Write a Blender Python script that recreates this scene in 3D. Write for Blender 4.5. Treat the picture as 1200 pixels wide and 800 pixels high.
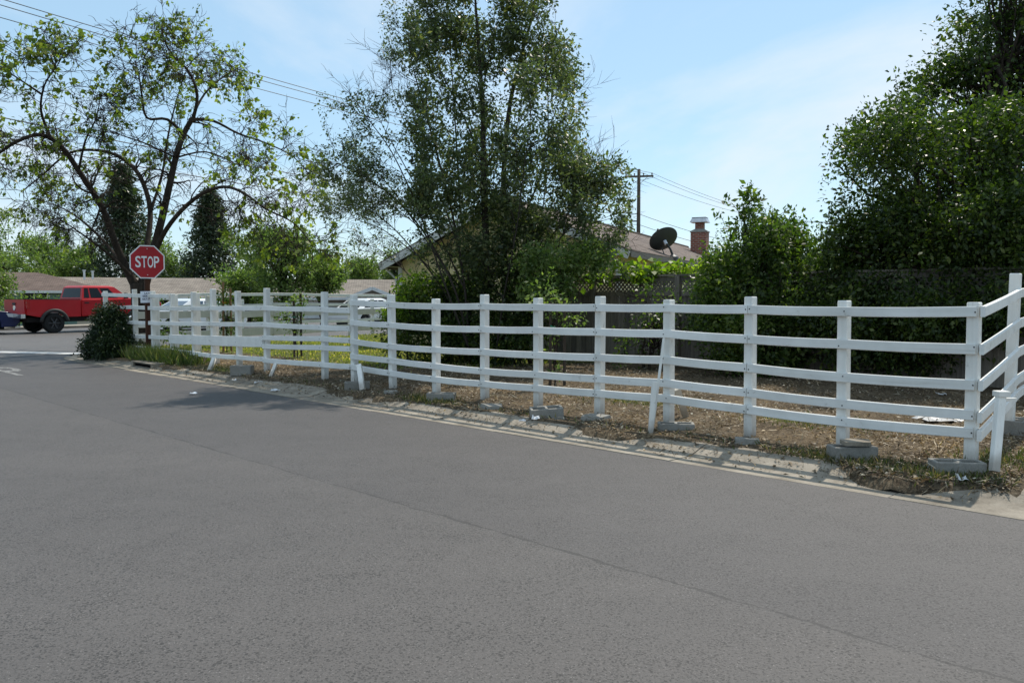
import bpy, math, random
import numpy as np
from mathutils import Vector, Matrix, Quaternion

for o in list(bpy.data.objects):
    bpy.data.objects.remove(o)
SC = bpy.context.scene
COL = SC.collection
R = math.radians

# ------------------------------------------------------------------ camera, sky, sun, exposure
FPX, CAMH = 968.0, 1.55
PITCH = math.atan(53.0 / FPX)
cam_d = bpy.data.cameras.new('camera')
cam_d.sensor_fit = 'HORIZONTAL'
cam_d.sensor_width = 36.0
cam_d.lens = FPX / 1200.0 * 36.0
cam_d.clip_start = 0.05
cam_d.clip_end = 3000
cam = bpy.data.objects.new('camera', cam_d)
COL.objects.link(cam)
cam.location = (0, 0, CAMH)
cam.rotation_euler = (math.pi / 2 - PITCH, 0, 0)
SC.camera = cam

SUN_EL, SUN_AZ = R(55.5), R(33)          # azimuth measured clockwise from +Y
world = bpy.data.worlds.new('World')
SC.world = world
world.use_nodes = True
wn, wl = world.node_tree.nodes, world.node_tree.links
wn.clear()
sky = wn.new('ShaderNodeTexSky')
sky.sky_type = 'NISHITA'
sky.sun_disc = False
sky.sun_elevation = SUN_EL
sky.sun_rotation = SUN_AZ
sky.air_density = 1.0
sky.dust_density = 0.25
sky.ozone_density = 1.2
tc = wn.new('ShaderNodeTexCoord')
sep = wn.new('ShaderNodeSeparateXYZ')
wl.new(tc.outputs['Generated'], sep.inputs[0])
zadd = wn.new('ShaderNodeMath'); zadd.operation = 'ADD'; zadd.inputs[1].default_value = 0.12
wl.new(sep.outputs['Z'], zadd.inputs[0])
zmx = wn.new('ShaderNodeMath'); zmx.operation = 'MAXIMUM'; zmx.inputs[1].default_value = 0.05
wl.new(zadd.outputs[0], zmx.inputs[0])
dv = wn.new('ShaderNodeVectorMath'); dv.operation = 'DIVIDE'
cmb = wn.new('ShaderNodeCombineXYZ')
for k in range(3):
    wl.new(zmx.outputs[0], cmb.inputs[k])
wl.new(tc.outputs['Generated'], dv.inputs[0]); wl.new(cmb.outputs[0], dv.inputs[1])
mp = wn.new('ShaderNodeMapping')
mp.inputs['Scale'].default_value = (0.75, 0.42, 0.0)
mp.inputs['Location'].default_value = (20.4, 11.1, 0.0)
mp.inputs['Rotation'].default_value = (0, 0, R(25))
wl.new(dv.outputs[0], mp.inputs['Vector'])
nz = wn.new('ShaderNodeTexNoise')
nz.inputs['Scale'].default_value = 1.0
nz.inputs['Detail'].default_value = 7
nz.inputs['Roughness'].default_value = 0.56
nz.inputs['Distortion'].default_value = 0.35
wl.new(mp.outputs[0], nz.inputs['Vector'])
cr = wn.new('ShaderNodeValToRGB')
cr.color_ramp.elements[0].position = 0.47; cr.color_ramp.elements[0].color = (0, 0, 0, 1)
cr.color_ramp.elements[1].position = 0.70; cr.color_ramp.elements[1].color = (0.9, 0.9, 0.9, 1)
wl.new(nz.outputs['Fac'], cr.inputs[0])
mx = wn.new('ShaderNodeMixRGB')
mx.inputs[2].default_value = (5.3, 5.8, 6.3, 1)
veil = wn.new('ShaderNodeMixRGB')
veil.inputs[0].default_value = 0.58
veil.inputs[2].default_value = (3.0, 4.65, 5.8, 1)
wl.new(sky.outputs[0], veil.inputs[1])
wl.new(cr.outputs[0], mx.inputs[0]); wl.new(veil.outputs[0], mx.inputs[1])
bg = wn.new('ShaderNodeBackground')
bg.inputs['Strength'].default_value = 0.118
wl.new(mx.outputs[0], bg.inputs['Color'])
wo = wn.new('ShaderNodeOutputWorld')
wl.new(bg.outputs[0], wo.inputs['Surface'])

sd = bpy.data.lights.new('sun', 'SUN')
sd.energy = 3.4
sd.angle = R(0.55)
sd.color = (1.0, 0.935, 0.83)
sun = bpy.data.objects.new('sun', sd)
COL.objects.link(sun)
SVEC = Vector((math.sin(SUN_AZ) * math.cos(SUN_EL), math.cos(SUN_AZ) * math.cos(SUN_EL), math.sin(SUN_EL)))
sun.rotation_euler = SVEC.to_track_quat('Z', 'Y').to_euler()
sun.location = (20, 30, 40)

SC.view_settings.view_transform = 'Standard'
SC.view_settings.look = 'None'
SC.view_settings.gamma = 1.0
SC.view_settings.use_curve_mapping = False
SC.view_settings.exposure = 0.45
SC.render.engine = 'CYCLES'
SC.cycles.use_denoising = True
SC.cycles.max_bounces = 8
SC.cycles.transparent_max_bounces = 8

# ------------------------------------------------------------------ coordinates
S2 = math.sqrt(0.5)
def W(u, v, z=0.0):
    """street coordinates (u along the kerb, v across towards the lot) to world"""
    return Vector((S2 * (v - u), S2 * (v + u), z))
UD, VD, ZD = Vector((-S2, S2, 0)), Vector((S2, S2, 0)), Vector((0, 0, 1))
def UVof(x, y):
    return (y - x) * S2, (y + x) * S2
def at(px, py, d):
    a, b = (px - 600) / FPX, (400 - py) / FPX
    fy = math.cos(PITCH) + b * math.sin(PITCH)
    fz = -math.sin(PITCH) + b * math.cos(PITCH)
    return Vector((a * d / fy, d, CAMH + fz * d / fy))
def zat(py, d):
    return at(600, py, d).z
def sst(a, b, x):
    t = min(1, max(0, (x - a) / (b - a)))
    return t * t * (3 - 2 * t)
OC = W(23.2, 7.85)                       # corner of the lot
PD = Vector((0.55, 0.835, 0)).normalized()   # along the cross street
QD = Vector((-PD.y, PD.x, 0))                # across it, away from the lot
def X(p, q, z=0.0):
    r = OC + PD * p + QD * q
    return Vector((r.x, r.y, z))
def hsh(x, y):
    s = math.sin(x * 12.9898 + y * 78.233) * 43758.5453
    return s - math.floor(s)
def vnoise(x, y):
    ix, iy = math.floor(x), math.floor(y)
    fx, fy = x - ix, y - iy
    fx, fy = fx * fx * (3 - 2 * fx), fy * fy * (3 - 2 * fy)
    a = hsh(ix, iy) * (1 - fx) + hsh(ix + 1, iy) * fx
    b = hsh(ix, iy + 1) * (1 - fx) + hsh(ix + 1, iy + 1) * fx
    return a * (1 - fy) + b * fy
ARC_C, ARC_R = (21.6, 9.5), 3.0
def edge_dist(u, v):
    """distance inside the kerb line (positive on the lot)"""
    du, dv_ = u - ARC_C[0], v - ARC_C[1]
    p = W(u, v) - OC
    q = p.dot(QD)
    if du > 0 and dv_ < 0.6:
        return ARC_R - math.hypot(du, dv_)
    return min(v - 6.5, 1.05 - q)
def gz(u, v):
    e = edge_dist(u, v)
    if e < 0.2: return -0.16
    eo = e + 0.05 + 0.20 * (vnoise(u * 1.1, 4.3) - .5) + 0.14 * (vnoise(u * 4.3, v * 4.3) - .5) + 0.34 * math.exp(-((u - 2.5) / .42) ** 2)
    if eo < 0.5: return -0.16
    z = -.03 + 0.13 * sst(0.5, 0.68, eo) + 0.05 * sst(0.7, 1.3, e) + 0.07 * sst(2, 7, e)
    z += 0.035 * (vnoise(u * 1.7, v * 1.7) - 0.5) * sst(0.7, 1.2, e) + 0.022 * (vnoise(u * 5, v * 5) - 0.5) * sst(0.7, 1.2, e)
    return z
def gzw(p):
    return gz(*UVof(p.x, p.y))

# ------------------------------------------------------------------ materials
def newmat(name):
    m = bpy.data.materials.new(name)
    m.use_nodes = True
    n, l = m.node_tree.nodes, m.node_tree.links
    n.clear()
    out = n.new('ShaderNodeOutputMaterial')
    return m, n, l, out
def ramp(n, stops, interp='LINEAR'):
    r = n.new('ShaderNodeValToRGB')
    cr_ = r.color_ramp
    cr_.interpolation = interp
    while len(cr_.elements) < len(stops):
        cr_.elements.new(0.5)
    for e, (p, c) in zip(cr_.elements, stops):
        e.position = p
        e.color = (c[0], c[1], c[2], 1)
    return r
def noise(n, l, vec, scale, detail=4, rough=0.55, dist=0.0):
    t = n.new('ShaderNodeTexNoise')
    t.inputs['Scale'].default_value = scale
    t.inputs['Detail'].default_value = detail
    t.inputs['Roughness'].default_value = rough
    t.inputs['Distortion'].default_value = dist
    if vec is not None: l.new(vec, t.inputs['Vector'])
    return t
def mapped(n, l, scale=(1, 1, 1), rot=(0, 0, 0), coord='Object'):
    t = n.new('ShaderNodeTexCoord')
    m = n.new('ShaderNodeMapping')
    m.inputs['Scale'].default_value = scale
    m.inputs['Rotation'].default_value = rot
    l.new(t.outputs[coord], m.inputs['Vector'])
    return m.outputs[0]
def mixc(n, l, fac, a, b, mode='MIX'):
    m = n.new('ShaderNodeMixRGB')
    m.blend_type = mode
    for i, s in ((0, fac), (1, a), (2, b)):
        if hasattr(s, 'is_linked') or hasattr(s, 'links'): l.new(s, m.inputs[i])
        elif isinstance(s, (int, float)): m.inputs[i].default_value = s
        else: m.inputs[i].default_value = (s[0], s[1], s[2], 1)
    return m.outputs[0]
def bump(n, l, height, strength, dist=0.01):
    b = n.new('ShaderNodeBump')
    b.inputs['Strength'].default_value = strength
    b.inputs['Distance'].default_value = dist
    l.new(height, b.inputs['Height'])
    return b.outputs[0]
def bsdf(n, l, out, color=None, rough=0.6, spec=0.3, metal=0.0, normal=None, coat=0.0):
    p = n.new('ShaderNodeBsdfPrincipled')
    p.inputs['Roughness'].default_value = rough
    p.inputs['Specular IOR Level'].default_value = spec
    p.inputs['Metallic'].default_value = metal
    p.inputs['Coat Weight'].default_value = coat
    if color is not None:
        if isinstance(color, tuple): p.inputs['Base Color'].default_value = (*color[:3], 1)
        else: l.new(color, p.inputs['Base Color'])
    if normal is not None: l.new(normal, p.inputs['Normal'])
    l.new(p.outputs[0], out.inputs['Surface'])
    return p
def simple(name, c1, c2=None, scale=6.0, rough=0.6, spec=0.3, metal=0.0, b=0.0, bd=0.01, stretch=(1, 1, 1), coat=0.0, detail=5):
    m, n, l, out = newmat(name)
    c2 = c2 or tuple(x * 0.75 for x in c1)
    v = mapped(n, l, stretch)
    t = noise(n, l, v, scale, detail, 0.6)
    r = ramp(n, [(0.3, c2), (0.7, c1)])
    l.new(t.outputs['Fac'], r.inputs[0])
    nm = None
    if b > 0: nm = bump(n, l, t.outputs['Fac'], b, bd)
    bsdf(n, l, out, r.outputs[0], rough, spec, metal, nm, coat)
    return m
def leafmat(name, stops, trans=0.45, tcol=(0.55, 0.7, 0.1), rough=0.42):
    m, n, l, out = newmat(name)
    g = n.new('ShaderNodeNewGeometry')
    r = ramp(n, stops)
    l.new(g.outputs['Random Per Island'], r.inputs[0])
    tcl = n.new('ShaderNodeTexCoord')
    cn = noise(n, l, tcl.outputs['Object'], 1.7, 3, .6)
    cv = ramp(n, [(0.3, (0.62, 0.68, 0.66)), (0.5, (1, 1, 1)), (0.7, (1.45, 1.35, 1.15))])
    l.new(cn.outputs['Fac'], cv.inputs[0])
    class _R: pass
    r0_ = r; r = _R(); r.outputs = [mixc(n, l, 1.0, r0_.outputs[0], cv.outputs[0], 'MULTIPLY')]
    p = n.new('ShaderNodeBsdfPrincipled')
    p.inputs['Roughness'].default_value = rough
    p.inputs['Specular IOR Level'].default_value = 0.35
    l.new(r.outputs[0], p.inputs['Base Color'])
    tr = n.new('ShaderNodeBsdfTranslucent')
    tcn = mixc(n, l, 1.0, r.outputs[0], tcol, 'MULTIPLY')
    tc2 = mixc(n, l, 1.0, tcn, (2.4, 2.4, 2.4), 'MULTIPLY')
    l.new(tc2, tr.inputs['Color'])
    ms = n.new('ShaderNodeMixShader')
    ms.inputs[0].default_value = trans
    l.new(p.outputs[0], ms.inputs[1]); l.new(tr.outputs[0], ms.inputs[2])
    l.new(ms.outputs[0], out.inputs['Surface'])
    return m

def mat_asphalt(name, base, seam=True):
    m, n, l, out = newmat(name)
    v = mapped(n, l)
    fine = noise(n, l, v, 62, 4, 0.8)
    vor = n.new('ShaderNodeTexVoronoi'); vor.inputs['Scale'].default_value = 95
    l.new(v, vor.inputs['Vector'])
    mid = noise(n, l, v, 9, 5, 0.6)
    big = noise(n, l, mapped(n, l, (0.16, 0.7, 1), (0, 0, R(45))), 1.0, 5, 0.6)
    b = base
    r1 = ramp(n, [(0.28, tuple(x * 0.35 for x in b)), (0.46, tuple(x * 0.9 for x in b)), (0.62, tuple(x * 1.12 for x in b)), (0.8, tuple(x * 1.9 for x in b))])
    l.new(fine.outputs['Fac'], r1.inputs[0])
    r2 = ramp(n, [(0.3, (0.88, 0.88, 0.885)), (0.7, (1.1, 1.09, 1.08))])
    l.new(big.outputs['Fac'], r2.inputs[0])
    r3 = ramp(n, [(0.32, (0.96, 0.96, 0.96)), (0.65, (1.03, 1.03, 1.03))])
    l.new(mid.outputs['Fac'], r3.inputs[0])
    c = mixc(n, l, 1.0, r1.outputs[0], r2.outputs[0], 'MULTIPLY')
    c = mixc(n, l, 1.0, c, r3.outputs[0], 'MULTIPLY')
    rv = ramp(n, [(0.0, (0.72, 0.72, 0.72)), (0.35, (1, 1, 1))])
    l.new(vor.outputs['Color'], rv.inputs[0])
    c = mixc(n, l, 0.7, c, rv.outputs[0], 'MULTIPLY')
    # dark pits and pale stones of the worn surface
    for sc_, thr, col_ in ((34, 0.22, (0.018, 0.017, 0.016)), (46, 0.13, (0.20, 0.19, 0.18)), (70, 0.30, (0.02, 0.019, 0.018))):
        vp = n.new('ShaderNodeTexVoronoi'); vp.inputs['Scale'].default_value = sc_
        l.new(v, vp.inputs['Vector'])
        nzg = noise(n, l, v, 1.1 + sc_ * .02, 5, .7)
        mr = n.new('ShaderNodeMapRange'); mr.inputs[1].default_value = .3; mr.inputs[2].default_value = .72; mr.inputs[3].default_value = thr * .55; mr.inputs[4].default_value = thr * 1.5
        l.new(nzg.outputs['Fac'], mr.inputs[0])
        ls = n.new('ShaderNodeMath'); ls.operation = 'LESS_THAN'
        l.new(vp.outputs['Distance'], ls.inputs[0]); l.new(mr.outputs[0], ls.inputs[1])
        fq = n.new('ShaderNodeMath'); fq.operation = 'MULTIPLY'; fq.inputs[1].default_value = 0.72
        l.new(ls.outputs[0], fq.inputs[0])
        c = mixc(n, l, fq.outputs[0], c, col_)
    if seam:
        # paving joint running along the street at v = 3.73 with a ragged crack, newer lane beyond
        tcn = n.new('ShaderNodeTexCoord')
        dot = n.new('ShaderNodeVectorMath'); dot.operation = 'DOT_PRODUCT'
        dot.inputs[1].default_value = (S2, S2, 0)
        l.new(tcn.outputs['Object'], dot.inputs[0])
        wob = noise(n, l, v, 2.2, 9, 0.78)
        wm = n.new('ShaderNodeMath'); wm.operation = 'MULTIPLY_ADD'
        wm.inputs[1].default_value = 0.15; wm.inputs[2].default_value = -3.73 - 0.075
        l.new(wob.outputs['Fac'], wm.inputs[0])
        ad = n.new('ShaderNodeMath'); ad.operation = 'ADD'
        l.new(dot.outputs['Value'], ad.inputs[0]); l.new(wm.outputs[0], ad.inputs[1])
        ab = n.new('ShaderNodeMath'); ab.operation = 'ABSOLUTE'
        l.new(ad.outputs[0], ab.inputs[0])
        gate = noise(n, l, v, 2.4, 7, 0.75)
        gm = n.new('ShaderNodeMapRange')
        gm.inputs[1].default_value = 0.35; gm.inputs[2].default_value = 0.62
        gm.inputs[3].default_value = 0.0; gm.inputs[4].default_value = 0.021
        l.new(gate.outputs['Fac'], gm.inputs[0])
        lt = n.new('ShaderNodeMath'); lt.operation = 'LESS_THAN'
        l.new(ab.outputs[0], lt.inputs[0]); l.new(gm.outputs[0], lt.inputs[1])
        fm = n.new('ShaderNodeMath'); fm.operation = 'MULTIPLY'; fm.inputs[1].default_value = 0.62
        l.new(lt.outputs[0], fm.inputs[0])
        side = n.new('ShaderNodeMapRange')
        side.inputs[1].default_value = -0.06; side.inputs[2].default_value = 0.05
        side.inputs[3].default_value = 0.0; side.inputs[4].default_value = 1.0
        l.new(ad.outputs[0], side.inputs[0])
        cs = mixc(n, l, side.outputs[0], (1.05, 1.04, 1.03), (0.93, 0.93, 0.94))
        c = mixc(n, l, 1.0, c, cs, 'MULTIPLY')
        c = mixc(n, l, fm.outputs[0], c, (0.022, 0.021, 0.02))
    nm = bump(n, l, fine.outputs['Fac'], 0.45, 0.01)
    bsdf(n, l, out, c, 0.66, 0.38, 0, nm)
    return m

def mat_white_wood(name, tint=(0.83, 0.815, 0.78), rail=False):
    m, n, l, out = newmat(name)
    oi = n.new('ShaderNodeObjectInfo')
    v = mapped(n, l)
    addv = n.new('ShaderNodeVectorMath'); addv.operation = 'ADD'
    l.new(v, addv.inputs[0]); l.new(oi.outputs['Random'], addv.inputs[1])
    t = noise(n, l, addv.outputs[0], 9, 6, 0.65)
    rt = n.new('ShaderNodeMapping'); rt.inputs['Rotation'].default_value = (0, 0, R(45) if rail else 0)
    l.new(addv.outputs[0], rt.inputs['Vector'])
    sc2 = n.new('ShaderNodeMapping'); sc2.inputs['Scale'].default_value = (1.1, 26, 34) if rail else (26, 26, 1.6)
    l.new(rt.outputs[0], sc2.inputs['Vector'])
    grain = noise(n, l, sc2.outputs[0], 1.0, 5, 0.6)
    grc = ramp(n, [(0.24, (0.74, 0.72, 0.68)), (0.36, (0.95, 0.945, 0.935)), (0.7, (1.02, 1.02, 1.02))])
    l.new(grain.outputs['Fac'], grc.inputs[0])
    g = noise(n, l, addv.outputs[0], 2.2, 4, 0.6)
    dirt = ramp(n, [(0.20, (0.36, 0.34, 0.30)), (0.36, tint), (0.8, tuple(min(1, x * 1.06) for x in tint))])
    l.new(t.outputs['Fac'], dirt.inputs[0])
    gr = ramp(n, [(0.3, (0.86, 0.86, 0.86)), (0.65, (1.02, 1.02, 1.02))])
    l.new(g.outputs['Fac'], gr.inputs[0])
    rnd = ramp(n, [(0, (0.90, 0.90, 0.89)), (1, (1.0, 1.0, 1.0))])
    l.new(oi.outputs['Random'], rnd.inputs[0])
    c = mixc(n, l, 1.0, dirt.outputs[0], gr.outputs[0], 'MULTIPLY')
    c = mixc(n, l, 1.0, c, rnd.outputs[0], 'MULTIPLY')
    c = mixc(n, l, 1.0, c, grc.outputs[0], 'MULTIPLY')
    if not rail:
        # soil splashed on the foot of the post
        tz = n.new('ShaderNodeTexCoord'); sz = n.new('ShaderNodeSeparateXYZ'); l.new(tz.outputs['Object'], sz.inputs[0])
        zz = n.new('ShaderNodeMath'); zz.operation = 'MULTIPLY_ADD'; zz.inputs[1].default_value = .16
        l.new(t.outputs['Fac'], zz.inputs[0]); l.new(sz.outputs['Z'], zz.inputs[2])
        sp_ = n.new('ShaderNodeMapRange'); sp_.inputs[1].default_value = .14; sp_.inputs[2].default_value = .27; sp_.inputs[3].default_value = .65; sp_.inputs[4].default_value = 0.0
        l.new(zz.outputs[0], sp_.inputs[0])
        c = mixc(n, l, sp_.outputs[0], c, (.20, .155, .11))
    nm = bump(n, l, grain.outputs['Fac'], 0.3, 0.005)
    bsdf(n, l, out, c, 0.55, 0.3, 0, nm)
    return m

def mat_old_wood(name, dark=(0.10, 0.088, 0.076), light=(0.29, 0.26, 0.225)):
    m, n, l, out = newmat(name)
    oi = n.new('ShaderNodeObjectInfo')
    v = mapped(n, l, (14, 14, 1.2))
    addv = n.new('ShaderNodeVectorMath'); addv.operation = 'ADD'
    mul = n.new('ShaderNodeMath'); mul.operation = 'MULTIPLY'; mul.inputs[1].default_value = 37
    l.new(oi.outputs['Random'], mul.inputs[0])
    l.new(v, addv.inputs[0]); l.new(mul.outputs[0], addv.inputs[1])
    t = noise(n, l, addv.outputs[0], 2.2, 6, 0.65)
    r = ramp(n, [(0.25, dark), (0.75, light)])
    l.new(t.outputs['Fac'], r.inputs[0])
    rnd = ramp(n, [(0, (0.66, 0.66, 0.68)), (1, (1.15, 1.13, 1.1))])
    l.new(oi.outputs['Random'], rnd.inputs[0])
    c = mixc(n, l, 1.0, r.outputs[0], rnd.outputs[0], 'MULTIPLY')
    nm = bump(n, l, t.outputs['Fac'], 0.5, 0.006)
    bsdf(n, l, out, c, 0.85, 0.15, 0, nm)
    return m

def mat_concrete(name, c1=(0.335, 0.295, 0.24), c2=(0.15, 0.125, 0.095)):
    m, n, l, out = newmat(name)
    oi = n.new('ShaderNodeObjectInfo')
    v = mapped(n, l)
    t = noise(n, l, v, 3.0, 8, 0.68)
    f = noise(n, l, v, 90, 3, 0.6)
    r = ramp(n, [(0.28, c2), (0.62, c1)])
    l.new(t.outputs['Fac'], r.inputs[0])
    rf = ramp(n, [(0.3, (0.82, 0.82, 0.82)), (0.7, (1.1, 1.1, 1.1))])
    l.new(f.outputs['Fac'], rf.inputs[0])
    rnd = ramp(n, [(0, (0.84, 0.84, 0.84)), (1, (1.06, 1.06, 1.06))])
    l.new(oi.outputs['Random'], rnd.inputs[0])
    c = mixc(n, l, 1.0, r.outputs[0], rf.outputs[0], 'MULTIPLY')
    c = mixc(n, l, 1.0, c, rnd.outputs[0], 'MULTIPLY')
    nm = bump(n, l, f.outputs['Fac'], 0.4, 0.006)
    bsdf(n, l, out, c, 0.85, 0.2, 0, nm)
    return m

def mat_lot(name):
    m, n, l, out = newmat(name)
    v = mapped(n, l)
    a = noise(n, l, v, 1.3, 6, 0.65)
    f = noise(n, l, v, 26, 6, 0.75)
    dry = ramp(n, [(0.28, (0.045, 0.034, 0.024)), (0.45, (0.10, 0.079, 0.057)), (0.6, (0.195, 0.157, 0.112)), (0.78, (0.36, 0.305, 0.22))])
    l.new(f.outputs['Fac'], dry.inputs[0])
    tone = ramp(n, [(0.3, (0.62, 0.6, 0.57)), (0.5, (1, 0.97, 0.92)), (0.72, (1.35, 1.25, 1.08))])
    l.new(a.outputs['Fac'], tone.inputs[0])
    c = mixc(n, l, 1.0, dry.outputs[0], tone.outputs[0], 'MULTIPLY')
    grs = ramp(n, [(0.3, (0.04, 0.06, 0.014)), (0.55, (0.115, 0.130, 0.040)), (0.75, (0.24, 0.21, 0.095))])
    l.new(f.outputs['Fac'], grs.inputs[0])
    at_ = n.new('ShaderNodeAttribute'); at_.attribute_name = 'cover'
    sp = n.new('ShaderNodeSeparateColor')
    l.new(at_.outputs['Color'], sp.inputs[0])
    mm = n.new('ShaderNodeMath'); mm.operation = 'MULTIPLY_ADD'; mm.inputs[1].default_value = 0.9
    l.new(a.outputs['Fac'], mm.inputs[0])
    sub = n.new('ShaderNodeMath'); sub.operation = 'SUBTRACT'; sub.inputs[1].default_value = 0.45
    l.new(sp.outputs[0], mm.inputs[2])
    l.new(mm.outputs[0], sub.inputs[0])
    st = n.new('ShaderNodeMapRange'); st.inputs[1].default_value = 0.3; st.inputs[2].default_value = 0.6
    l.new(sub.outputs[0], st.inputs[0])
    c = mixc(n, l, st.outputs[0], c, grs.outputs[0])
    nm = bump(n, l, f.outputs['Fac'], 0.9, 0.04)
    bsdf(n, l, out, c, 0.95, 0.08, 0, nm)
    return m

def mat_shingle(name, c1, c2, row=0.14):
    m, n, l, out = newmat(name)
    t = n.new('ShaderNodeTexCoord')
    br = n.new('ShaderNodeTexBrick')
    br.inputs['Scale'].default_value = 1.0
    br.inputs['Brick Width'].default_value = 0.32
    br.inputs['Row Height'].default_value = row
    br.inputs['Mortar Size'].default_value = 0.012
    br.inputs['Color1'].default_value = (*c1, 1)
    br.inputs['Color2'].default_value = (*c2, 1)
    br.inputs['Mortar'].default_value = (*[x * 0.45 for x in c2], 1)
    br.inputs['Bias'].default_value = -0.1
    l.new(t.outputs['UV'], br.inputs['Vector'])
    ns = noise(n, l, t.outputs['Object'], 0.9, 6, 0.6)
    r = ramp(n, [(0.3, (0.75, 0.75, 0.75)), (0.7, (1.15, 1.15, 1.15))])
    l.new(ns.outputs['Fac'], r.inputs[0])
    c = mixc(n, l, 1.0, br.outputs['Color'], r.outputs[0], 'MULTIPLY')
    nm = bump(n, l, br.outputs['Fac'], 0.5, -0.012)
    bsdf(n, l, out, c, 0.9, 0.15, 0, nm)
    return m

def mat_brick(name):
    m, n, l, out = newmat(name)
    t = n.new('ShaderNodeTexCoord')
    br = n.new('ShaderNodeTexBrick')
    br.inputs['Scale'].default_value = 1.0
    br.inputs['Brick Width'].default_value = 0.22
    br.inputs['Row Height'].default_value = 0.085
    br.inputs['Mortar Size'].default_value = 0.011
    br.inputs['Color1'].default_value = (0.30, 0.10, 0.065, 1)
    br.inputs['Color2'].default_value = (0.20, 0.06, 0.04, 1)
    br.inputs['Mortar'].default_value = (0.32, 0.27, 0.23, 1)
    l.new(t.outputs['UV'], br.inputs['Vector'])
    nm = bump(n, l, br.outputs['Fac'], 0.7, -0.012)
    bsdf(n, l, out, br.outputs['Color'], 0.85, 0.2, 0, nm)
    return m

def mat_paint_worn(name, col, keep=0.5):
    m, n, l, out = newmat(name)
    v = mapped(n, l)
    t = noise(n, l, v, 14, 6, 0.7)
    r = ramp(n, [(keep - 0.05, (0.13, 0.13, 0.128)), (keep + 0.1, col)])
    l.new(t.outputs['Fac'], r.inputs[0])
    bsdf(n, l, out, r.outputs[0], 0.8, 0.2)
    return m

M = {}
M['asphalt'] = mat_asphalt('asphalt', (0.0875, 0.0805, 0.0775))
M['asphalt2'] = mat_asphalt('asphalt_cross_street', (0.128, 0.119, 0.113), seam=False)
M['white_wood'] = mat_white_wood('white_painted_wood')
M['white_rail'] = mat_white_wood('white_painted_rail', (0.80, 0.795, 0.775), rail=True)
M['white_wood2'] = mat_white_wood('cream_weathered_wood', (0.60, 0.565, 0.50))
M['old_wood'] = mat_old_wood('weathered_grey_wood')
M['sign_post'] = mat_old_wood('brown_post_wood', (0.05, 0.022, 0.014), (0.12, 0.055, 0.035))
M['stake'] = mat_old_wood('stake_wood', (0.10, 0.06, 0.03), (0.28, 0.17, 0.09))
M['stake_dark'] = mat_old_wood('dark_stake_wood', (0.03, 0.025, 0.02), (0.09, 0.07, 0.055))
M['pole_wood'] = mat_old_wood('pole_wood', (0.05, 0.04, 0.032), (0.13, 0.105, 0.085))
M['concrete'] = mat_concrete('concrete')
M['block'] = mat_concrete('block_concrete', (0.33, 0.315, 0.285), (0.20, 0.19, 0.17))
M['lot'] = mat_lot('lot_ground')
M['ground'] = simple('ground_soil_grass', (0.13, 0.14, 0.06), (0.17, 0.13, 0.08), 0.6, 0.95, 0.1)
M['litter'] = leafmat('leaf_litter', [(0.0, (0.055, 0.042, 0.030)), (0.35, (0.135, 0.103, 0.070)), (0.7, (0.25, 0.20, 0.14)), (0.92, (0.38, 0.32, 0.24)), (1.0, (0.56, 0.51, 0.43))], 0.12, (1, 0.9, 0.6), 0.8)
M['grass'] = leafmat('grass_blades', [(0.0, (0.12, 0.16, 0.03)), (0.5, (0.21, 0.25, 0.06)), (0.8, (0.32, 0.32, 0.12)), (1.0, (0.48, 0.42, 0.22))], 0.4, (0.8, 0.8, 0.3), 0.6)
M['weed'] = leafmat('weed_blades', [(0.0, (0.035, 0.055, 0.016)), (0.5, (0.075, 0.095, 0.03)), (0.75, (0.13, 0.115, 0.05)), (1.0, (0.24, 0.19, 0.11))], 0.3, (0.75, 0.8, 0.35), 0.6)
M['weed_tall'] = leafmat('tall_weed_blades', [(0.0, (0.045, 0.075, 0.018)), (0.6, (0.09, 0.125, 0.035)), (1.0, (0.20, 0.18, 0.08))], 0.35, (0.75, 0.85, 0.3), 0.6)
M['bark'] = simple('bark_brown', (0.062, 0.048, 0.038), (0.024, 0.019, 0.016), 14, 0.9, 0.1, b=0.8, bd=0.03, stretch=(1, 1, 0.25))
M['bark_grey'] = simple('bark_grey', (0.072, 0.060, 0.050), (0.03, 0.026, 0.022), 12, 0.9, 0.1, b=0.7, bd=0.02, stretch=(1, 1, 0.3))
M['leaf_lime'] = leafmat('leaves_lime', [(0.0, (0.06, 0.10, 0.02)), (0.4, (0.105, 0.14, 0.03)), (0.8, (0.17, 0.20, 0.05)), (1.0, (0.23, 0.24, 0.08))], 0.42, (0.8, 0.95, 0.25))
M['leaf_olive'] = leafmat('leaves_olive', [(0.0, (0.046, 0.064, 0.034)), (0.5, (0.092, 0.118, 0.056)), (0.85, (0.145, 0.168, 0.082)), (1.0, (0.22, 0.20, 0.095))], 0.40, (0.62, 0.76, 0.32), 0.4)
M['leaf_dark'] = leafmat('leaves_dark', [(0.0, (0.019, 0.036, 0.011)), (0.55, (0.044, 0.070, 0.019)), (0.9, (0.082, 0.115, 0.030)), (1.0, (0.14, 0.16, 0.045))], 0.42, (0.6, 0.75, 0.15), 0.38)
M['leaf_bush'] = leafmat('leaves_bush', [(0.0, (0.010, 0.022, 0.008)), (0.7, (0.022, 0.040, 0.013)), (1.0, (0.045, 0.065, 0.02))], 0.15, (0.6, 0.8, 0.2), 0.5)
M['leaf_mid'] = leafmat('leaves_mid', [(0.0, (0.028, 0.052, 0.014)), (0.5, (0.06, 0.095, 0.024)), (0.85, (0.10, 0.14, 0.035)), (1.0, (0.19, 0.21, 0.06))], 0.42, (0.65, 0.85, 0.2))
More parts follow.
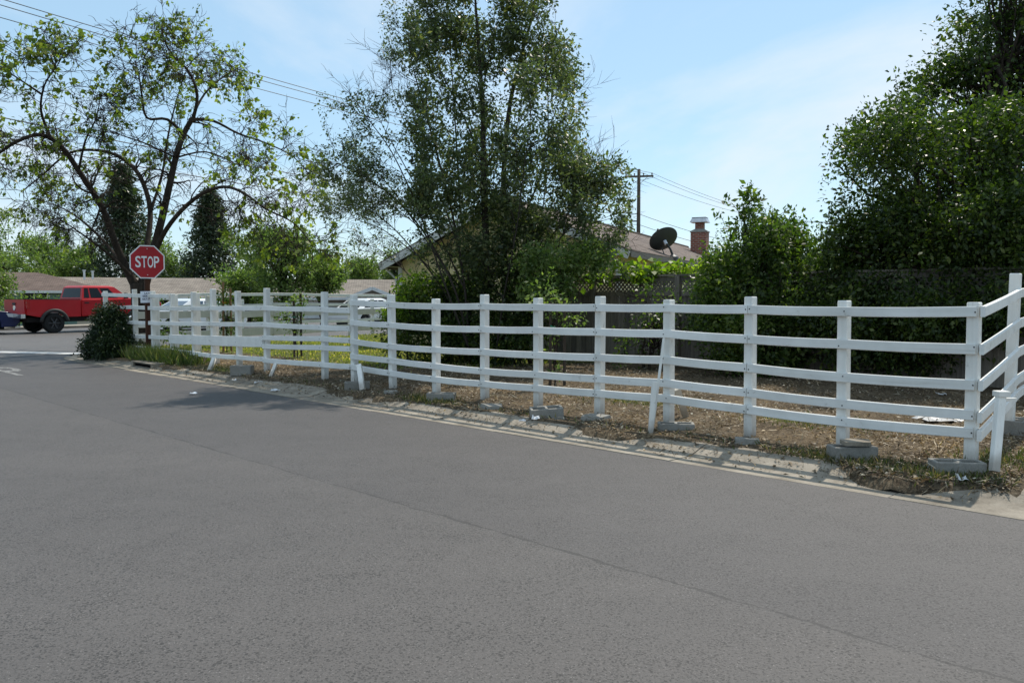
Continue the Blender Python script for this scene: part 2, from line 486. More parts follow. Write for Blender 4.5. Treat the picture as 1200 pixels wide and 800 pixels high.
M['leaf_vine'] = leafmat('leaves_vine', [(0.0, (0.06, 0.10, 0.02)), (0.5, (0.13, 0.20, 0.03)), (1.0, (0.24, 0.30, 0.06))], 0.5, (0.8, 0.95, 0.2))
M['leaf_soft'] = leafmat('leaves_soft', [(0.0, (0.06, 0.10, 0.03)), (0.5, (0.115, 0.165, 0.05)), (1.0, (0.20, 0.24, 0.09))], 0.42, (0.75, 0.9, 0.35))
M['leaf_conifer'] = leafmat('needles_dark', [(0.0, (0.020, 0.034, 0.018)), (0.6, (0.04, 0.06, 0.03)), (1.0, (0.07, 0.09, 0.045))], 0.2, (0.6, 0.75, 0.3))
M['yellow_siding'] = simple('yellow_siding', (0.78, 0.66, 0.37), (0.70, 0.58, 0.31), 3, 0.6, 0.25, stretch=(1, 1, 4))
M['trim_white'] = simple('trim_white', (0.72, 0.73, 0.73), (0.6, 0.6, 0.6), 4, 0.5, 0.3)
M['fascia_brown'] = simple('fascia_brown', (0.13, 0.11, 0.095), None, 3)
M['soffit'] = simple('soffit', (0.42, 0.40, 0.37), None, 3)
M['shingle_brown'] = mat_shingle('shingles_brown', (0.215, 0.170, 0.145), (0.135, 0.105, 0.09))
M['shingle_tan'] = mat_shingle('shingles_tan', (0.27, 0.232, 0.195), (0.20, 0.17, 0.145), 0.2)
M['shingle_rust'] = mat_shingle('shingles_rust', (0.17, 0.125, 0.105), (0.125, 0.092, 0.078), 0.2)
M['brick'] = mat_brick('red_brick')
M['steel'] = simple('galvanised_steel', (0.62, 0.63, 0.65), (0.45, 0.46, 0.48), 8, 0.35, 0.5, 0.85)
M['dish'] = simple('dish_grey', (0.075, 0.08, 0.082), (0.06, 0.063, 0.065), 3, 0.5, 0.3)
M['teal_wall'] = simple('teal_wall', (0.17, 0.27, 0.235), (0.14, 0.23, 0.20), 2)
M['tan_wall'] = simple('tan_wall', (0.50, 0.44, 0.35), (0.42, 0.37, 0.3), 2)
M['grey_wall'] = simple('grey_wall', (0.36, 0.34, 0.31), (0.3, 0.28, 0.26), 2)
M['sign_red'] = simple('sign_red', (0.42, 0.010, 0.018), (0.35, 0.009, 0.016), 3, 0.4, 0.4)
M['sign_white'] = simple('sign_white', (0.82, 0.83, 0.84), (0.75, 0.76, 0.77), 5, 0.45, 0.3)
M['paper'] = simple('paper_white', (0.80, 0.82, 0.90), (0.70, 0.72, 0.8), 6, 0.7, 0.2)
M['ink'] = simple('ink_navy', (0.02, 0.02, 0.06), None, 5)
M['road_white'] = mat_paint_worn('road_paint_white', (0.42, 0.41, 0.39), 0.54)
M['line_white'] = mat_paint_worn('line_paint_white', (0.60, 0.59, 0.57), 0.30)
M['black'] = simple('void_shade_black', (0.008, 0.008, 0.008), None, 3, 0.9, 0.05)
M['tyre'] = simple('tyre_rubber', (0.022, 0.022, 0.022), (0.015, 0.015, 0.015), 20, 0.8, 0.2)
M['trim_black'] = simple('trim_black', (0.03, 0.03, 0.031), (0.022, 0.022, 0.022), 6, 0.6, 0.3)
M['red_paint'] = simple('red_car_paint', (0.45, 0.015, 0.02), (0.40, 0.013, 0.017), 2, 0.4, 0.22, coat=0.1)
M['blue_paint'] = simple('blue_car_paint', (0.013, 0.021, 0.085), (0.011, 0.018, 0.07), 2, 0.35, 0.3, coat=0.15)
M['white_paint'] = simple('white_car_paint', (0.80, 0.81, 0.82), (0.74, 0.75, 0.76), 2, 0.3, 0.5, coat=0.5)
M['rim_grey'] = simple('rim_grey', (0.07, 0.07, 0.072), None, 6, 0.4, 0.4, 0.3)
M['chrome'] = simple('chrome', (0.75, 0.76, 0.78), (0.6, 0.6, 0.62), 6, 0.2, 0.5, 0.9)
M['glass'] = simple('dark_glass', (0.018, 0.022, 0.025), (0.012, 0.015, 0.018), 2, 0.15, 0.14)
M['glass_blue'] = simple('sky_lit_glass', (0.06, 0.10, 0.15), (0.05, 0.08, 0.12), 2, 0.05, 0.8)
M['lamp_red'] = simple('lamp_red', (0.4, 0.01, 0.01), None, 5, 0.2, 0.5)
M['lamp_clear'] = simple('lamp_clear', (0.7, 0.72, 0.75), None, 5, 0.12, 0.6)
M['green_tie'] = simple('green_tie', (0.01, 0.22, 0.11), None, 5, 0.5)
M['orange_tape'] = simple('orange_tape', (0.65, 0.22, 0.03), None, 5, 0.5)
M['bin_red'] = simple('bin_red', (0.40, 0.05, 0.035), None, 5, 0.5)
M['bin_blue'] = simple('bin_blue', (0.05, 0.10, 0.22), None, 5, 0.5)
M['wire'] = simple('wire_black', (0.03, 0.03, 0.03), None, 5, 0.6)
M['insulator'] = simple('insulator', (0.25, 0.22, 0.2), None, 5, 0.3, 0.5)
M['wrap_white'] = simple('white_wrapper', (0.82, 0.83, 0.85), (0.6, 0.6, 0.62), 12, 0.5, 0.4)
M['sheet_grey'] = simple('grey_plastic', (0.5, 0.5, 0.5), (0.3, 0.3, 0.3), 6, 0.4, 0.4)

# ------------------------------------------------------------------ object helpers
ORG = {}
def link(o, parent=None):
    COL.objects.link(o)
    if parent is not None:
        o.parent = parent
        ORG[o.name] = ORG.get(parent.name, Vector((0, 0, 0)))
    return o
def tag(o, label=None, cat=None, group=None, kind=None):
    if label: o['label'] = label
    if cat: o['category'] = cat
    if group: o['group'] = group
    if kind: o['kind'] = kind
    return o
def thing(name, label, cat, loc=(0, 0, 0), rotz=0.0, group=None):
    e = bpy.data.objects.new(name, None)
    e.empty_display_size = 0.2
    COL.objects.link(e)
    e.location = loc
    e.rotation_euler = (0, 0, rotz)
    ORG[e.name] = Vector(loc)
    return tag(e, label, cat, group)
class MB:
    def __init__(s):
        s.v, s.f, s.uv = [], [], None
    def add(s, vs, fs):
        b = len(s.v)
        s.v += [Vector(p) for p in vs]
        s.f += [tuple(i + b for i in f) for f in fs]
        return s
    def obox(s, c, hx, hy, hz, ax=(1, 0, 0), ay=(0, 1, 0), az=(0, 0, 1), ch=0.0):
        c, ax, ay, az = Vector(c), Vector(ax), Vector(ay), Vector(az)
        if ch <= 0:
            vs = [c + ax * hx * i + ay * hy * j + az * hz * k for k in (-1, 1) for j in (-1, 1) for i in (-1, 1)]
            return s.add(vs, [(0, 2, 3, 1), (4, 5, 7, 6), (0, 1, 5, 4), (2, 6, 7, 3), (0, 4, 6, 2), (1, 3, 7, 5)])
        ring = [(hx, hy - ch), (hx - ch, hy), (-hx + ch, hy), (-hx, hy - ch), (-hx, -hy + ch), (-hx + ch, -hy), (hx - ch, -hy), (hx, -hy + ch)]
        lv = [(-hz, 0), (hz - ch, 0), (hz, ch)]
        vs = []
        for z, ins in lv:
            for x, y in ring:
                vs.append(c + ax * (x - math.copysign(ins, x) if ins else x) + ay * (y - math.copysign(ins, y) if ins else y) + az * z)
        fs = [tuple(range(7, -1, -1)), tuple(range(16, 24))]
        for k in range(2):
            for i in range(8):
                j = (i + 1) % 8
                fs.append((k * 8 + i, k * 8 + j, k * 8 + 8 + j, k * 8 + 8 + i))
        return s.add(vs, fs)
    def box(s, x0, x1, y0, y1, z0, z1):
        return s.obox(((x0 + x1) / 2, (y0 + y1) / 2, (z0 + z1) / 2), abs(x1 - x0) / 2, abs(y1 - y0) / 2, abs(z1 - z0) / 2)
    def tube(s, pts, rad, sides=6, cap=True):
        pts = [Vector(p) for p in pts]
        n = len(pts)
        if not hasattr(rad, '__len__'): rad = [rad] * n
        t0 = (pts[1] - pts[0]).normalized()
        up = Vector((0, 0, 1)) if abs(t0.z) < 0.9 else Vector((1, 0, 0))
        a = t0.cross(up).normalized()
        b0 = len(s.v)
        for i in range(n):
            t = (pts[min(i + 1, n - 1)] - pts[max(i - 1, 0)])
            t = t.normalized() if t.length > 1e-9 else t0
            a = (a - t * a.dot(t))
            a = a.normalized() if a.length > 1e-6 else t.orthogonal().normalized()
            b = t.cross(a)
            for k in range(sides):
                an = 2 * math.pi * k / sides
                s.v.append(pts[i] + (a * math.cos(an) + b * math.sin(an)) * rad[i])
        for i in range(n - 1):
            for k in range(sides):
                k2 = (k + 1) % sides
                s.f.append((b0 + i * sides + k, b0 + i * sides + k2, b0 + (i + 1) * sides + k2, b0 + (i + 1) * sides + k))
        if cap:
            s.f.append(tuple(b0 + k for k in range(sides - 1, -1, -1)))
            s.f.append(tuple(b0 + (n - 1) * sides + k for k in range(sides)))
        return s
    def prism(s, poly, c0, ax, ay, ext):
        """polygon (in ax, ay) extruded by vector ext"""
        c0, ax, ay, ext = Vector(c0), Vector(ax), Vector(ay), Vector(ext)
        n = len(poly)
        vs = [c0 + ax * x + ay * y for x, y in poly]
        vs += [p + ext for p in vs]
        fs = [tuple(range(n - 1, -1, -1)), tuple(range(n, 2 * n))]
        fs += [(i, (i + 1) % n, n + (i + 1) % n, n + i) for i in range(n)]
        return s.add(vs, fs)
    def lathe(s, prof, c, axis=(0, 0, 1), seg=20, caps=True):
        """prof: list of (r, h)"""
        c, axis = Vector(c), Vector(axis).normalized()
        a = axis.orthogonal().normalized(); b = axis.cross(a)
        b0 = len(s.v)
        for r, h in prof:
            for k in range(seg):
                an = 2 * math.pi * k / seg
                s.v.append(c + axis * h + (a * math.cos(an) + b * math.sin(an)) * r)
        for i in range(len(prof) - 1):
            for k in range(seg):
                k2 = (k + 1) % seg
                s.f.append((b0 + i * seg + k, b0 + i * seg + k2, b0 + (i + 1) * seg + k2, b0 + (i + 1) * seg + k))
        if caps:
            s.f.append(tuple(b0 + k for k in range(seg - 1, -1, -1)))
            s.f.append(tuple(b0 + (len(prof) - 1) * seg + k for k in range(seg)))
        return s
    def mesh(s, name, off=None):
        me = bpy.data.meshes.new(name)
        vs = s.v if off is None else [p - off for p in s.v]
        me.from_pydata([tuple(p) for p in vs], [], s.f)
        me.update()
        return me
    def build(s, name, mat, parent=None, world=True, smooth=False):
        off = ORG.get(parent.name) if (parent is not None and world) else None
        me = s.mesh(name, off)
        me.materials.append(M[mat])
        if smooth: me.polygons.foreach_set('use_smooth', [True] * len(me.polygons))
        o = bpy.data.objects.new(name, me)
        return link(o, parent)
def inst(name, me, parent, loc, rot=None, scale=None):
    o = bpy.data.objects.new(name, me)
    link(o, parent)
    o.location = Vector(loc) - (ORG.get(parent.name, Vector((0, 0, 0))) if parent else Vector((0, 0, 0)))
    if rot is not None: o.rotation_euler = rot
    if scale is not None: o.scale = scale
    return o
def np_mesh(name, co, quads, mat, parent=None, world=True, tri=False):
    k = quads.shape[1]
    me = bpy.data.meshes.new(name)
    if parent is not None and world:
        co = co - np.array(ORG[parent.name])[None]
    me.vertices.add(len(co)); me.vertices.foreach_set('co', co.astype(np.float32).ravel())
    me.loops.add(quads.size); me.loops.foreach_set('vertex_index', quads.astype(np.int32).ravel())
    me.polygons.add(len(quads))
    me.polygons.foreach_set('loop_start', np.arange(0, quads.size, k, dtype=np.int32))
    me.update(calc_edges=True)
    me.materials.append(M[mat])
    o = bpy.data.objects.new(name, me)
    return link(o, parent)
def norm(a):
    return a / np.maximum(1e-9, np.linalg.norm(a, axis=1, keepdims=True))
def leaf_geo(pos, dirv, nrm, length, width, fold=0.18):
    d = norm(dirv)
    sd_ = norm(np.cross(d, nrm))
    up = np.cross(sd_, d)
    L, Wd = length[:, None], width[:, None]
    a = pos
    b = pos + d * L * 0.45 + sd_ * Wd * 0.5 + up * Wd * fold
    c = pos + d * L
    e = pos + d * L * 0.45 - sd_ * Wd * 0.5 + up * Wd * fold
    n = len(pos)
    co = np.empty((n * 4, 3)); co[0::4] = a; co[1::4] = b; co[2::4] = c; co[3::4] = e
    return co, np.arange(n * 4).reshape(n, 4)
def leaves(name, pos, dirv, nrm, length, width, mat, parent, fold=0.18):
    co, q = leaf_geo(pos, dirv, nrm, length, width, fold)
    return np_mesh(name, co, q, mat, parent)
def cluster_leaves(rng, cen, outd, per, crad, size, aspect=0.5, droop=0.25, up=0.6):
    n = len(cen) * per
    c = np.repeat(cen, per, 0); o = np.repeat(outd, per, 0)
    off = np.clip(rng.normal(size=(n, 3)), -1.5, 1.5) * (np.repeat(crad, per)[:, None] if hasattr(crad, '__len__') else crad) * 0.55
    pos = c + off
    d = norm(o * 0.6 + rng.normal(size=(n, 3)) * 0.75 + np.array([0, 0, -droop]))
    nr = norm(rng.normal(size=(n, 3)) + np.array([0, 0, up]))
    L = size * (0.5 + 0.95 * rng.random(n) ** 1.3)
    return pos, d, nr, L, L * aspect * (0.8 + 0.4 * rng.random(n))
def lobes_points(rng, lobes, n, shell=0.55, zmin=None, gap=None):
    """lobes: (center, (rx,ry,rz), weight)"""
    w = np.array([l[2] for l in lobes], float); w /= w.sum()
    idx = rng.choice(len(lobes), n, p=w)
    C = np.array([tuple(l[0]) for l in lobes])[idx]
    Rr = np.array([l[1] for l in lobes])[idx]
    d = norm(rng.normal(size=(n, 3)))
    wob = 1 + 0.16 * np.sin(d[:, 0] * 7 + idx * 1.7) * np.sin(d[:, 1] * 6 + idx) + 0.13 * np.sin(d[:, 2] * 9 + d[:, 0] * 5 + idx * 2.1)
    rr = (shell + (1 - shell) * rng.random(n) ** 0.6) * wob
    P = C + d * Rr * rr[:, None]
    out = norm(d / Rr * Rr.mean(1, keepdims=True))
    if gap is not None:
        f, thr = gap
        gn = np.sin(P[:, 0] * f + 1.3 * np.sin(P[:, 2] * f * .7)) * np.sin(P[:, 1] * f * .9 + 2.0) + .8 * np.sin(P[:, 2] * f * 1.15 + 1.7 * np.sin(P[:, 0] * f * .6 + 1))
        k = gn > thr
        P, out = P[k], out[k]
    if zmin is not None:
        k = P[:, 2] > zmin
        P, out = P[k], out[k]
    return P, out
def curve_pts(a, b, n, rng, wig, sag=0.0):
    a, b = Vector(a), Vector(b)
    pts = []
    L = (b - a).length
    for i in range(n + 1):
        t = i / n
        p = a.lerp(b, t)
        k = math.sin(math.pi * t)
        p = p + Vector(rng.normal(size=3)) * wig * L * (0 if i in (0, n) else 1) + Vector((0, 0, -sag * k * L))
        pts.append(p)
    return pts
def text_obj(name, body, width, height, mat, parent, origin, ax, ay, thick=0.002, bold=0.0, linew=1.0, yshear=0):
    """flat lettering whose box is width x height, centred on origin, in the plane ax, ay"""
    cu = bpy.data.curves.new(name, 'FONT')
    cu.body = body
    cu.align_x = 'CENTER'; cu.align_y = 'CENTER'
    cu.extrude = 0.0
    cu.offset = bold
    cu.resolution_u = 4
    t = bpy.data.objects.new('tmp_text', cu)
    COL.objects.link(t)
    bpy.context.view_layer.update()
    me = bpy.data.meshes.new_from_object(t.evaluated_get(bpy.context.evaluated_depsgraph_get()))
    bpy.data.objects.remove(t)
    co = np.empty(len(me.vertices) * 3); me.vertices.foreach_get('co', co); co = co.reshape(-1, 3)
    mn, mxx = co.min(0), co.max(0)
    c = (mn + mxx) / 2; s = np.maximum(mxx - mn, 1e-6)
    ax, ay = np.array(ax), np.array(ay)
    o3 = np.array(origin) - (np.array(ORG[parent.name]) if parent is not None else 0)
    out = o3 + ((co[:, :1] - c[0]) / s[0] * width) * ax + ((co[:, 1:2] - c[1]) / s[1] * height) * ay
    me.vertices.foreach_set('co', out.astype(np.float32).ravel())
    me.materials.clear(); me.materials.append(M[mat])
    me.update()
    o = bpy.data.objects.new(name, me)
    return link(o, parent)

def auto_uv(o):
    me = o.data
    uvl = me.uv_layers.new(name='UVMap')
    for p in me.polygons:
        n = p.normal
        a = Vector((0, 0, 1)).cross(n)
        a = a.normalized() if a.length > 1e-3 else Vector((1, 0, 0))
        b = n.cross(a)
        for li in p.loop_indices:
            c = me.vertices[me.loops[li].vertex_index].co
            uvl.data[li].uv = (a.dot(c), b.dot(c))
    return o

# ------------------------------------------------------------------ ground, roads, kerbs
def build_ground():
    xs = [-900, -500, -300, -200, -150, -110, -90, -75] + list(range(-65, 70, 3)) + [80, 100, 150, 220, 320, 500, 900]
    ys = [-300, -150, -80, -40, -20, -10] + list(range(-4, 90, 3)) + [100, 120, 150, 200, 300, 450, 700, 1200, 2000]
    vs, fs = [], []
    for y in ys:
        for x in xs:
            q = (Vector((x, y, 0)) - OC).dot(QD)
            vs.append((x, y, -0.17 - 0.75 * sst(20.5, 32, q)))
    nx = len(xs)
    for j in range(len(ys) - 1):
        for i in range(nx - 1):
            fs.append((j * nx + i, j * nx + i + 1, (j + 1) * nx + i + 1, (j + 1) * nx + i))
    mb = MB(); mb.add(vs, fs)
    tag(mb.build('ground', 'ground', smooth=True), kind='structure')
build_ground()

def sheet(name, pts, z, mat):
    mb = MB(); mb.add([(p.x, p.y, z) for p in pts], [tuple(range(len(pts)))])
    return tag(mb.build(name, mat), kind='structure')
sheet('road', [W(-60, -6.3), W(-60, 6.62), W(21.6, 6.62), W(25.4, 7.6), W(30, 7.6), W(30, -6.3)][::-1], 0.0, 'asphalt')
sheet('cross_street', [X(-70, 1.1), X(70, 1.1), X(70, 18.6), X(-70, 18.6)], 0.005, 'asphalt2')

def front_line():
    """front edge of the gutter as (u, v) points with inward normals"""
    pts = []
    u = -14.0
    while u < 21.6 - 1e-6:
        pts.append(((u, 6.5), (0.0, 1.0))); u += 0.4
    n = 12
    # arc from heading +u to the cross street heading
    pu = PD.dot(UD); pv = PD.dot(VD)
    a1 = math.atan2(pv, pu)
    for i in range(n + 1):
        an = a1 * i / n
        nu, nv = -math.sin(an), math.cos(an)
        pts.append(((ARC_C[0] - nu * ARC_R, ARC_C[1] - nv * ARC_R), (nu, nv)))
    (eu, ev), nn = pts[-1]
    for i in range(1, 60):
        pts.append(((eu + pu * 0.4 * i, ev + pv * 0.4 * i), nn))
    return pts
def build_gutter():
    g = tag(bpy.data.objects.new('gutter', None), kind='structure')
    COL.objects.link(g); ORG[g.name] = Vector((0, 0, 0))
    prof = [(0.0, -0.05), (0.0, 0.006), (0.28, 0.004), (0.42, 0.022), (0.60, 0.078), (0.70, 0.088), (0.74, 0.07), (0.74, -0.05)]
    pts = front_line()
    rng = random.Random(4)
    i = 0
    while i < len(pts) - 1:
        k = min(i + rng.choice((4, 5, 5, 6)), len(pts) - 1)
        seg = pts[i:k + 1]
        mb = MB()
        dz, dt = rng.uniform(-0.005, 0.005), rng.uniform(-0.004, 0.008)
        vs, fs = [], []
        m = len(prof)
        for j, ((u, v), (nu, nv)) in enumerate(seg):
            gap = 0.006 * (1 if j == 0 else -1 if j == len(seg) - 1 else 0)
            tu, tv = nv, -nu
            for (o, z) in prof:
                p = W(u + nu * o + tu * gap, v + nv * o + tv * gap, z + dz * (1 if z > 0 else 0) + dt * o)
                vs.append(p)
        ns = len(seg)
        for j in range(ns - 1):
            for q in range(m - 1):
                fs.append((j * m + q, (j + 1) * m + q, (j + 1) * m + q + 1, j * m + q + 1))
        fs.append(tuple(range(m))); fs.append(tuple((ns - 1) * m + q for q in range(m - 1, -1, -1)))
        mb.add(vs, fs)
        mb.build('gutter_slab', 'concrete', g)
        i = k
build_gutter()

def lawn_mask(u, v):
    a = sst(11.5, 14.5, u + 0.6 * (v - 9)) * sst(8.9, 10.2, v)
    a = max(a, 0.75 * math.exp(-((u - 4.3) ** 2 / 0.5 + (v - 9.0) ** 2 / 0.16)))
    a = max(a, 0.7 * math.exp(-((u - 6.6) ** 2 / 0.5 + (v - 8.9) ** 2 / 0.1)))
    a = max(a, 0.8 * math.exp(-((u - 15.5) ** 2 / 0.8 + (v - 7.4) ** 2 / 0.05)))
    a = max(a, sst(14.2, 15.5, v) * 0.7)
    return min(1, a)
def build_lot():
    us = list(np.arange(1.55, 14, 0.1)) + list(np.arange(14, 25.6, 0.25)) + [26, 27, 28, 30, 34]
    us = [-40, -25, -14, -8, -5, -3.6] + us
    vs_ = list(np.arange(6.7, 8, 0.07)) + list(np.arange(8, 10, 0.12)) + list(np.arange(10, 15, 0.25)) + [16, 18, 20, 23, 27, 32, 40, 60]
    co, fs, cv = [], [], []
    for v in vs_:
        for u in us:
            z = gz(u, v)
            if u < 1.6: z = -0.10 if v < 13.2 else z
            co.append(W(u, v, z)); cv.append(lawn_mask(u, v))
    nu = len(us)
    for j in range(len(vs_) - 1):
        for i in range(nu - 1):
            fs.append((j * nu + i, (j + 1) * nu + i, (j + 1) * nu + i + 1, j * nu + i + 1))
    mb = MB(); mb.add(co, [f[::-1] for f in fs])
    o = mb.build('yard', 'lot', smooth=True)
    ca = o.data.color_attributes.new('cover', 'FLOAT_COLOR', 'POINT')
    ca.data.foreach_set('color', np.array([(c, c, c, 1) for c in cv], np.float32).ravel())
    tag(o, kind='structure')
build_lot()

def build_driveway():
    d = tag(bpy.data.objects.new('driveway', None), kind='structure')
    COL.objects.link(d); ORG[d.name] = Vector((0, 0, 0))
    rng = random.Random(2)
    for i, (u0, u1) in enumerate(((-3.6, -1.9), (-1.89, -0.2), (-0.19, 1.80))):
        for j, (v0, v1) in enumerate(((7.245, 8.6), (8.61, 10.4), (10.41, 13.1))):
            mb = MB()
            f = lambda v: 0.085 + (v - 7.245) * 0.03
            t = rng.uniform(-.004, .004)
            e = 0.02 if i == 2 else 0
            co = [W(u0, v0, f(v0) + t), W(u1 + e * j, v0, f(v0) + t), W(u1 + e, v1, f(v1)), W(u0, v1, f(v1))]
            mb.add(co + [p - Vector((0, 0, .14)) for p in co], [(0, 3, 2, 1), (4, 5, 6, 7), (0, 1, 5, 4), (1, 2, 6, 5), (2, 3, 7, 6), (3, 0, 4, 7)])
            mb.build('driveway_slab', 'concrete', d)
build_driveway()

# far kerb and pavement of the cross street
mb = MB()
mb.prism([(18.6, -0.2), (18.6, 0.12), (18.68, 0.13), (20.2, 0.13), (20.2, -0.25)], X(-70, 0) , QD, ZD, PD * 140)
tag(mb.build('pavement', 'concrete'), kind='structure')

# painted markings
a, b = Vector((-11.6, 21.9, 0)), Vector((-25, 25.4, 0))
dd = (b - a).normalized(); nn_ = Vector((-dd.y, dd.x, 0))
mb = MB(); mb.add([(p.x, p.y, 0.0095) for p in (a, a - nn_ * 0.55, b - nn_ * 0.55, b)], [(0, 1, 2, 3)])
tag(mb.build('stop_line', 'line_white'), kind='structure')
for i, chx in enumerate('STOP'):
    o = text_obj('painted_letter', chx, 0.44, 2.5, 'road_white', None, W(19.4, 2.95 + i * 0.6, 0.0045), VD, UD, bold=0.012)
    tag(o, kind='structure')

# ------------------------------------------------------------------ white rail fences
RW = 0.095
def chamfer_post_mesh(w, name='post'):
    mb = MB(); mb.obox((0, 0, 0.5), w / 2, w / 2, 0.5, ch=0.006)
    me = mb.mesh(name); me.materials.append(M['white_wood'])
    return me
def rail_mesh(pts, h, t, side):
    """board through pts (centre line), h tall, t thick, side = unit vector across"""
    mb = MB()
    c = 0.005
    ring = [(t / 2, h / 2 - c), (t / 2 - c, h / 2), (-t / 2 + c, h / 2), (-t / 2, h / 2 - c), (-t / 2, -h / 2 + c), (-t / 2 + c, -h / 2), (t / 2 - c, -h / 2), (t / 2, -h / 2 + c)]
    vs, fs = [], []
    for p in pts:
        for x, y in ring:
            vs.append(Vector(p) + side * x + ZD * y)
    for i in range(len(pts) - 1):
        for k in range(8):
            k2 = (k + 1) % 8
            fs.append((i * 8 + k, i * 8 + k2, i * 8 + 8 + k2, i * 8 + 8 + k))
    fs.append(tuple(range(7, -1, -1))); fs.append(tuple((len(pts) - 1) * 8 + k for k in range(8)))
    mb.add(vs, fs)
    return mb
V0 = 7.66
def u_of_px(px, v):
    t = (px - 600) / FPX
    return v * (1 - t) / (1 + t)
# px x, y of the top, y of each rail at the post (None = no rail), from the corner by the driveway to the far corner
POSTS = [
    (1143, 354, (365, 409, 451, 486, 507)),
    (991, 352, (365, 403, 442, 473, 494)),
    (881, 347.5, (362.5, 397.5, 431, 460, 480)),
    (785, 351, (361, 391, 422, 449, 467)),
    (703, 347, (360.5, 389, 419, 444, 461)),
    (631, 349, (360, 387, 416, 439, 455)),
    (568, 345, (359, 386, 412.5, 435, 450)),
    (511, 350, (359, 384.5, 410, 429, 444.5)),
    (460, 345, (357, 381, 406, 422.5, 437.5)),
    (415, 345.5, (354.5, 378, 400, 417.5, 430)),
]
POSTS2 = [
    (413, 346, (364, 385, 399, 409, 430)),
    (380, 342, (362.5, 384, 397, 407.5, 427.5)),
    (312, 337.5, (361, 380.5, 396, 406, 422.5)),
]
POSTS3 = [
    (311, 338, (361, 380.3, 400.5, 421)),
    (280, 341, (361, 380, 400, 419)),
    (250, 338.5, (361, 379.6, 399, 417)),
    (228, 342, (361.5, 379.3, 398.2, 414)),
    (202, 344, (361.6, 379, 397.4, 411)),
]
POSTS4 = [
    (201, 344, (347, 361.6, 379, 396, 411)),
    (180, 341, (346.6, 361, 378.5, 395, 409)),
    (159, 339, (346, 360, 378, 394, 407)),
    (124, 341, (345, 360, 376, 391, 403)),
]
fence_main = thing('rail_fence', 'long white wooden rail fence running along the street kerb', 'fence', W(2.2, V0, 0.1))
PMESH = chamfer_post_mesh(RW)
prng = random.Random(7)
def fence_post(parent, u, v, top, ang=R(45), tilt=0.012, w=1.0, mat=None):
    g = gz(u, v)
    o = inst('post', PMESH, parent, W(u, v, g - 0.12), (prng.uniform(-tilt, tilt), prng.uniform(-tilt, tilt), ang + prng.uniform(-.04, .04)), (w, w, top - g + 0.12))
    return o
bmb = MB(); bmb.lathe([(.0065, 0), (.0065, .003), (.004, .005)], (0, 0, 0), (0, 0, 1), 7)
BOLT = bmb.mesh('bolt'); BOLT.materials.append(bpy.data.materials.get('trim_black'))
def section(posts, skip_first_post=False, spans=2, heights=None, wide=None):
    n = len(posts)
    us = []
    vr = V0 - RW / 2 - 0.021
    for i, (px, top, rails) in enumerate(posts):
        u = u_of_px(px, V0)
        us.append(u)
        d = W(u, V0).y
        if not (skip_first_post and i == 0):
            fence_post(fence_main, u, V0, zat(top, d))
    nr = len(posts[0][2])
    for k in range(nr):
        for q in range(n):
            ur = u_of_px(posts[q][0], vr)
            z = zat(posts[q][2][k], W(ur, vr).y)
            for s_ in ((-1, 1) if 0 < q < n - 1 and q % 2 == 0 else (prng.choice((-1, 1)),)):
                b = inst('bolt', BOLT, fence_main, W(us[q] + s_ * .022, vr - .021, z + prng.uniform(-.02, .02)))
                b.rotation_euler = (R(90), 0, R(-45))
        i = 0
        while i < n - 1:
            j = min(i + spans, n - 1)
            pts = []
            for q in range(i, j + 1):
                ur = u_of_px(posts[q][0], vr)
                z = zat(posts[q][2][k], W(ur, vr).y)
                pts.append((us[q], z))
            path = []
            for q in range(len(pts) - 1):
                for s_ in range(4):
                    t = s_ / 4
                    u = pts[q][0] * (1 - t) + pts[q + 1][0] * t
                    z = pts[q][1] * (1 - t) + pts[q + 1][1] * t
                    path.append([u, z - 0.006 * math.sin(math.pi * t)])
            path.append(list(pts[-1]))
            path[0][0] += 0.004; path[-1][0] -= 0.004
            if i == 0: path[0][0] -= RW * 0.35
            if j == n - 1: path[-1][0] += RW * 0.35 * (0 if posts is POSTS else 0.4)
            h = 0.088 if wide is None or k not in wide else wide[k]
            dv_ = prng.uniform(-.002, .002)
            rail_mesh([W(u, vr + dv_, z) for u, z in path], h, 0.038, VD).build('rail', 'white_rail', fence_main)
            i = j
section(POSTS)
section(POSTS2, True)
section(POSTS3, True, wide={2: 0.2})
section(POSTS4, True)
# doubled posts where the fence was mended
for px, dtop in ((253, 360), (232, 343), (206.5, 345), (184, 347)):
    u = u_of_px(px, V0 + 0.1)
    fence_post(fence_main, u, V0 + 0.1, zat(dtop, W(u, V0).y))

# return of the fence beside the driveway
fence_ret = thing('rail_fence', 'short white rail fence running back from the street corner beside the driveway', 'fence', W(2.2, 9.8, 0.1))
u0 = u_of_px(1143, V0)
ret_posts = [(V0, None), (9.5, 1.78), (11.5, 1.85), (13.1, 1.85)]
for v, top in ret_posts[1:]:
    fence_post(fence_ret, u0 + 0.10 * (v - V0), v, top)
A_r = (365, 409, 451, 488, 509)
for k in range(5):
    z0 = zat(A_r[k], W(u0, V0 - .05).y)
    z1 = z0 + (0.16, 0.17, 0.18, 0.17, 0.17)[k]
    for (va, vb, za, zb) in ((V0 - 0.075, 9.5, z0, z1), (9.508, 13.15, z1, z1 + 0.12)):
        pts = []
        for s_ in range(5):
            t = s_ / 4
            v = va + (vb - va) * t
            pts.append(W(u0 - RW / 2 - 0.021 + 0.10 * (v - V0), v, za + (zb - za) * t - 0.006 * math.sin(math.pi * t)))
        rail_mesh(pts, 0.088, 0.038, UD).build('rail', 'white_rail', fence_ret)

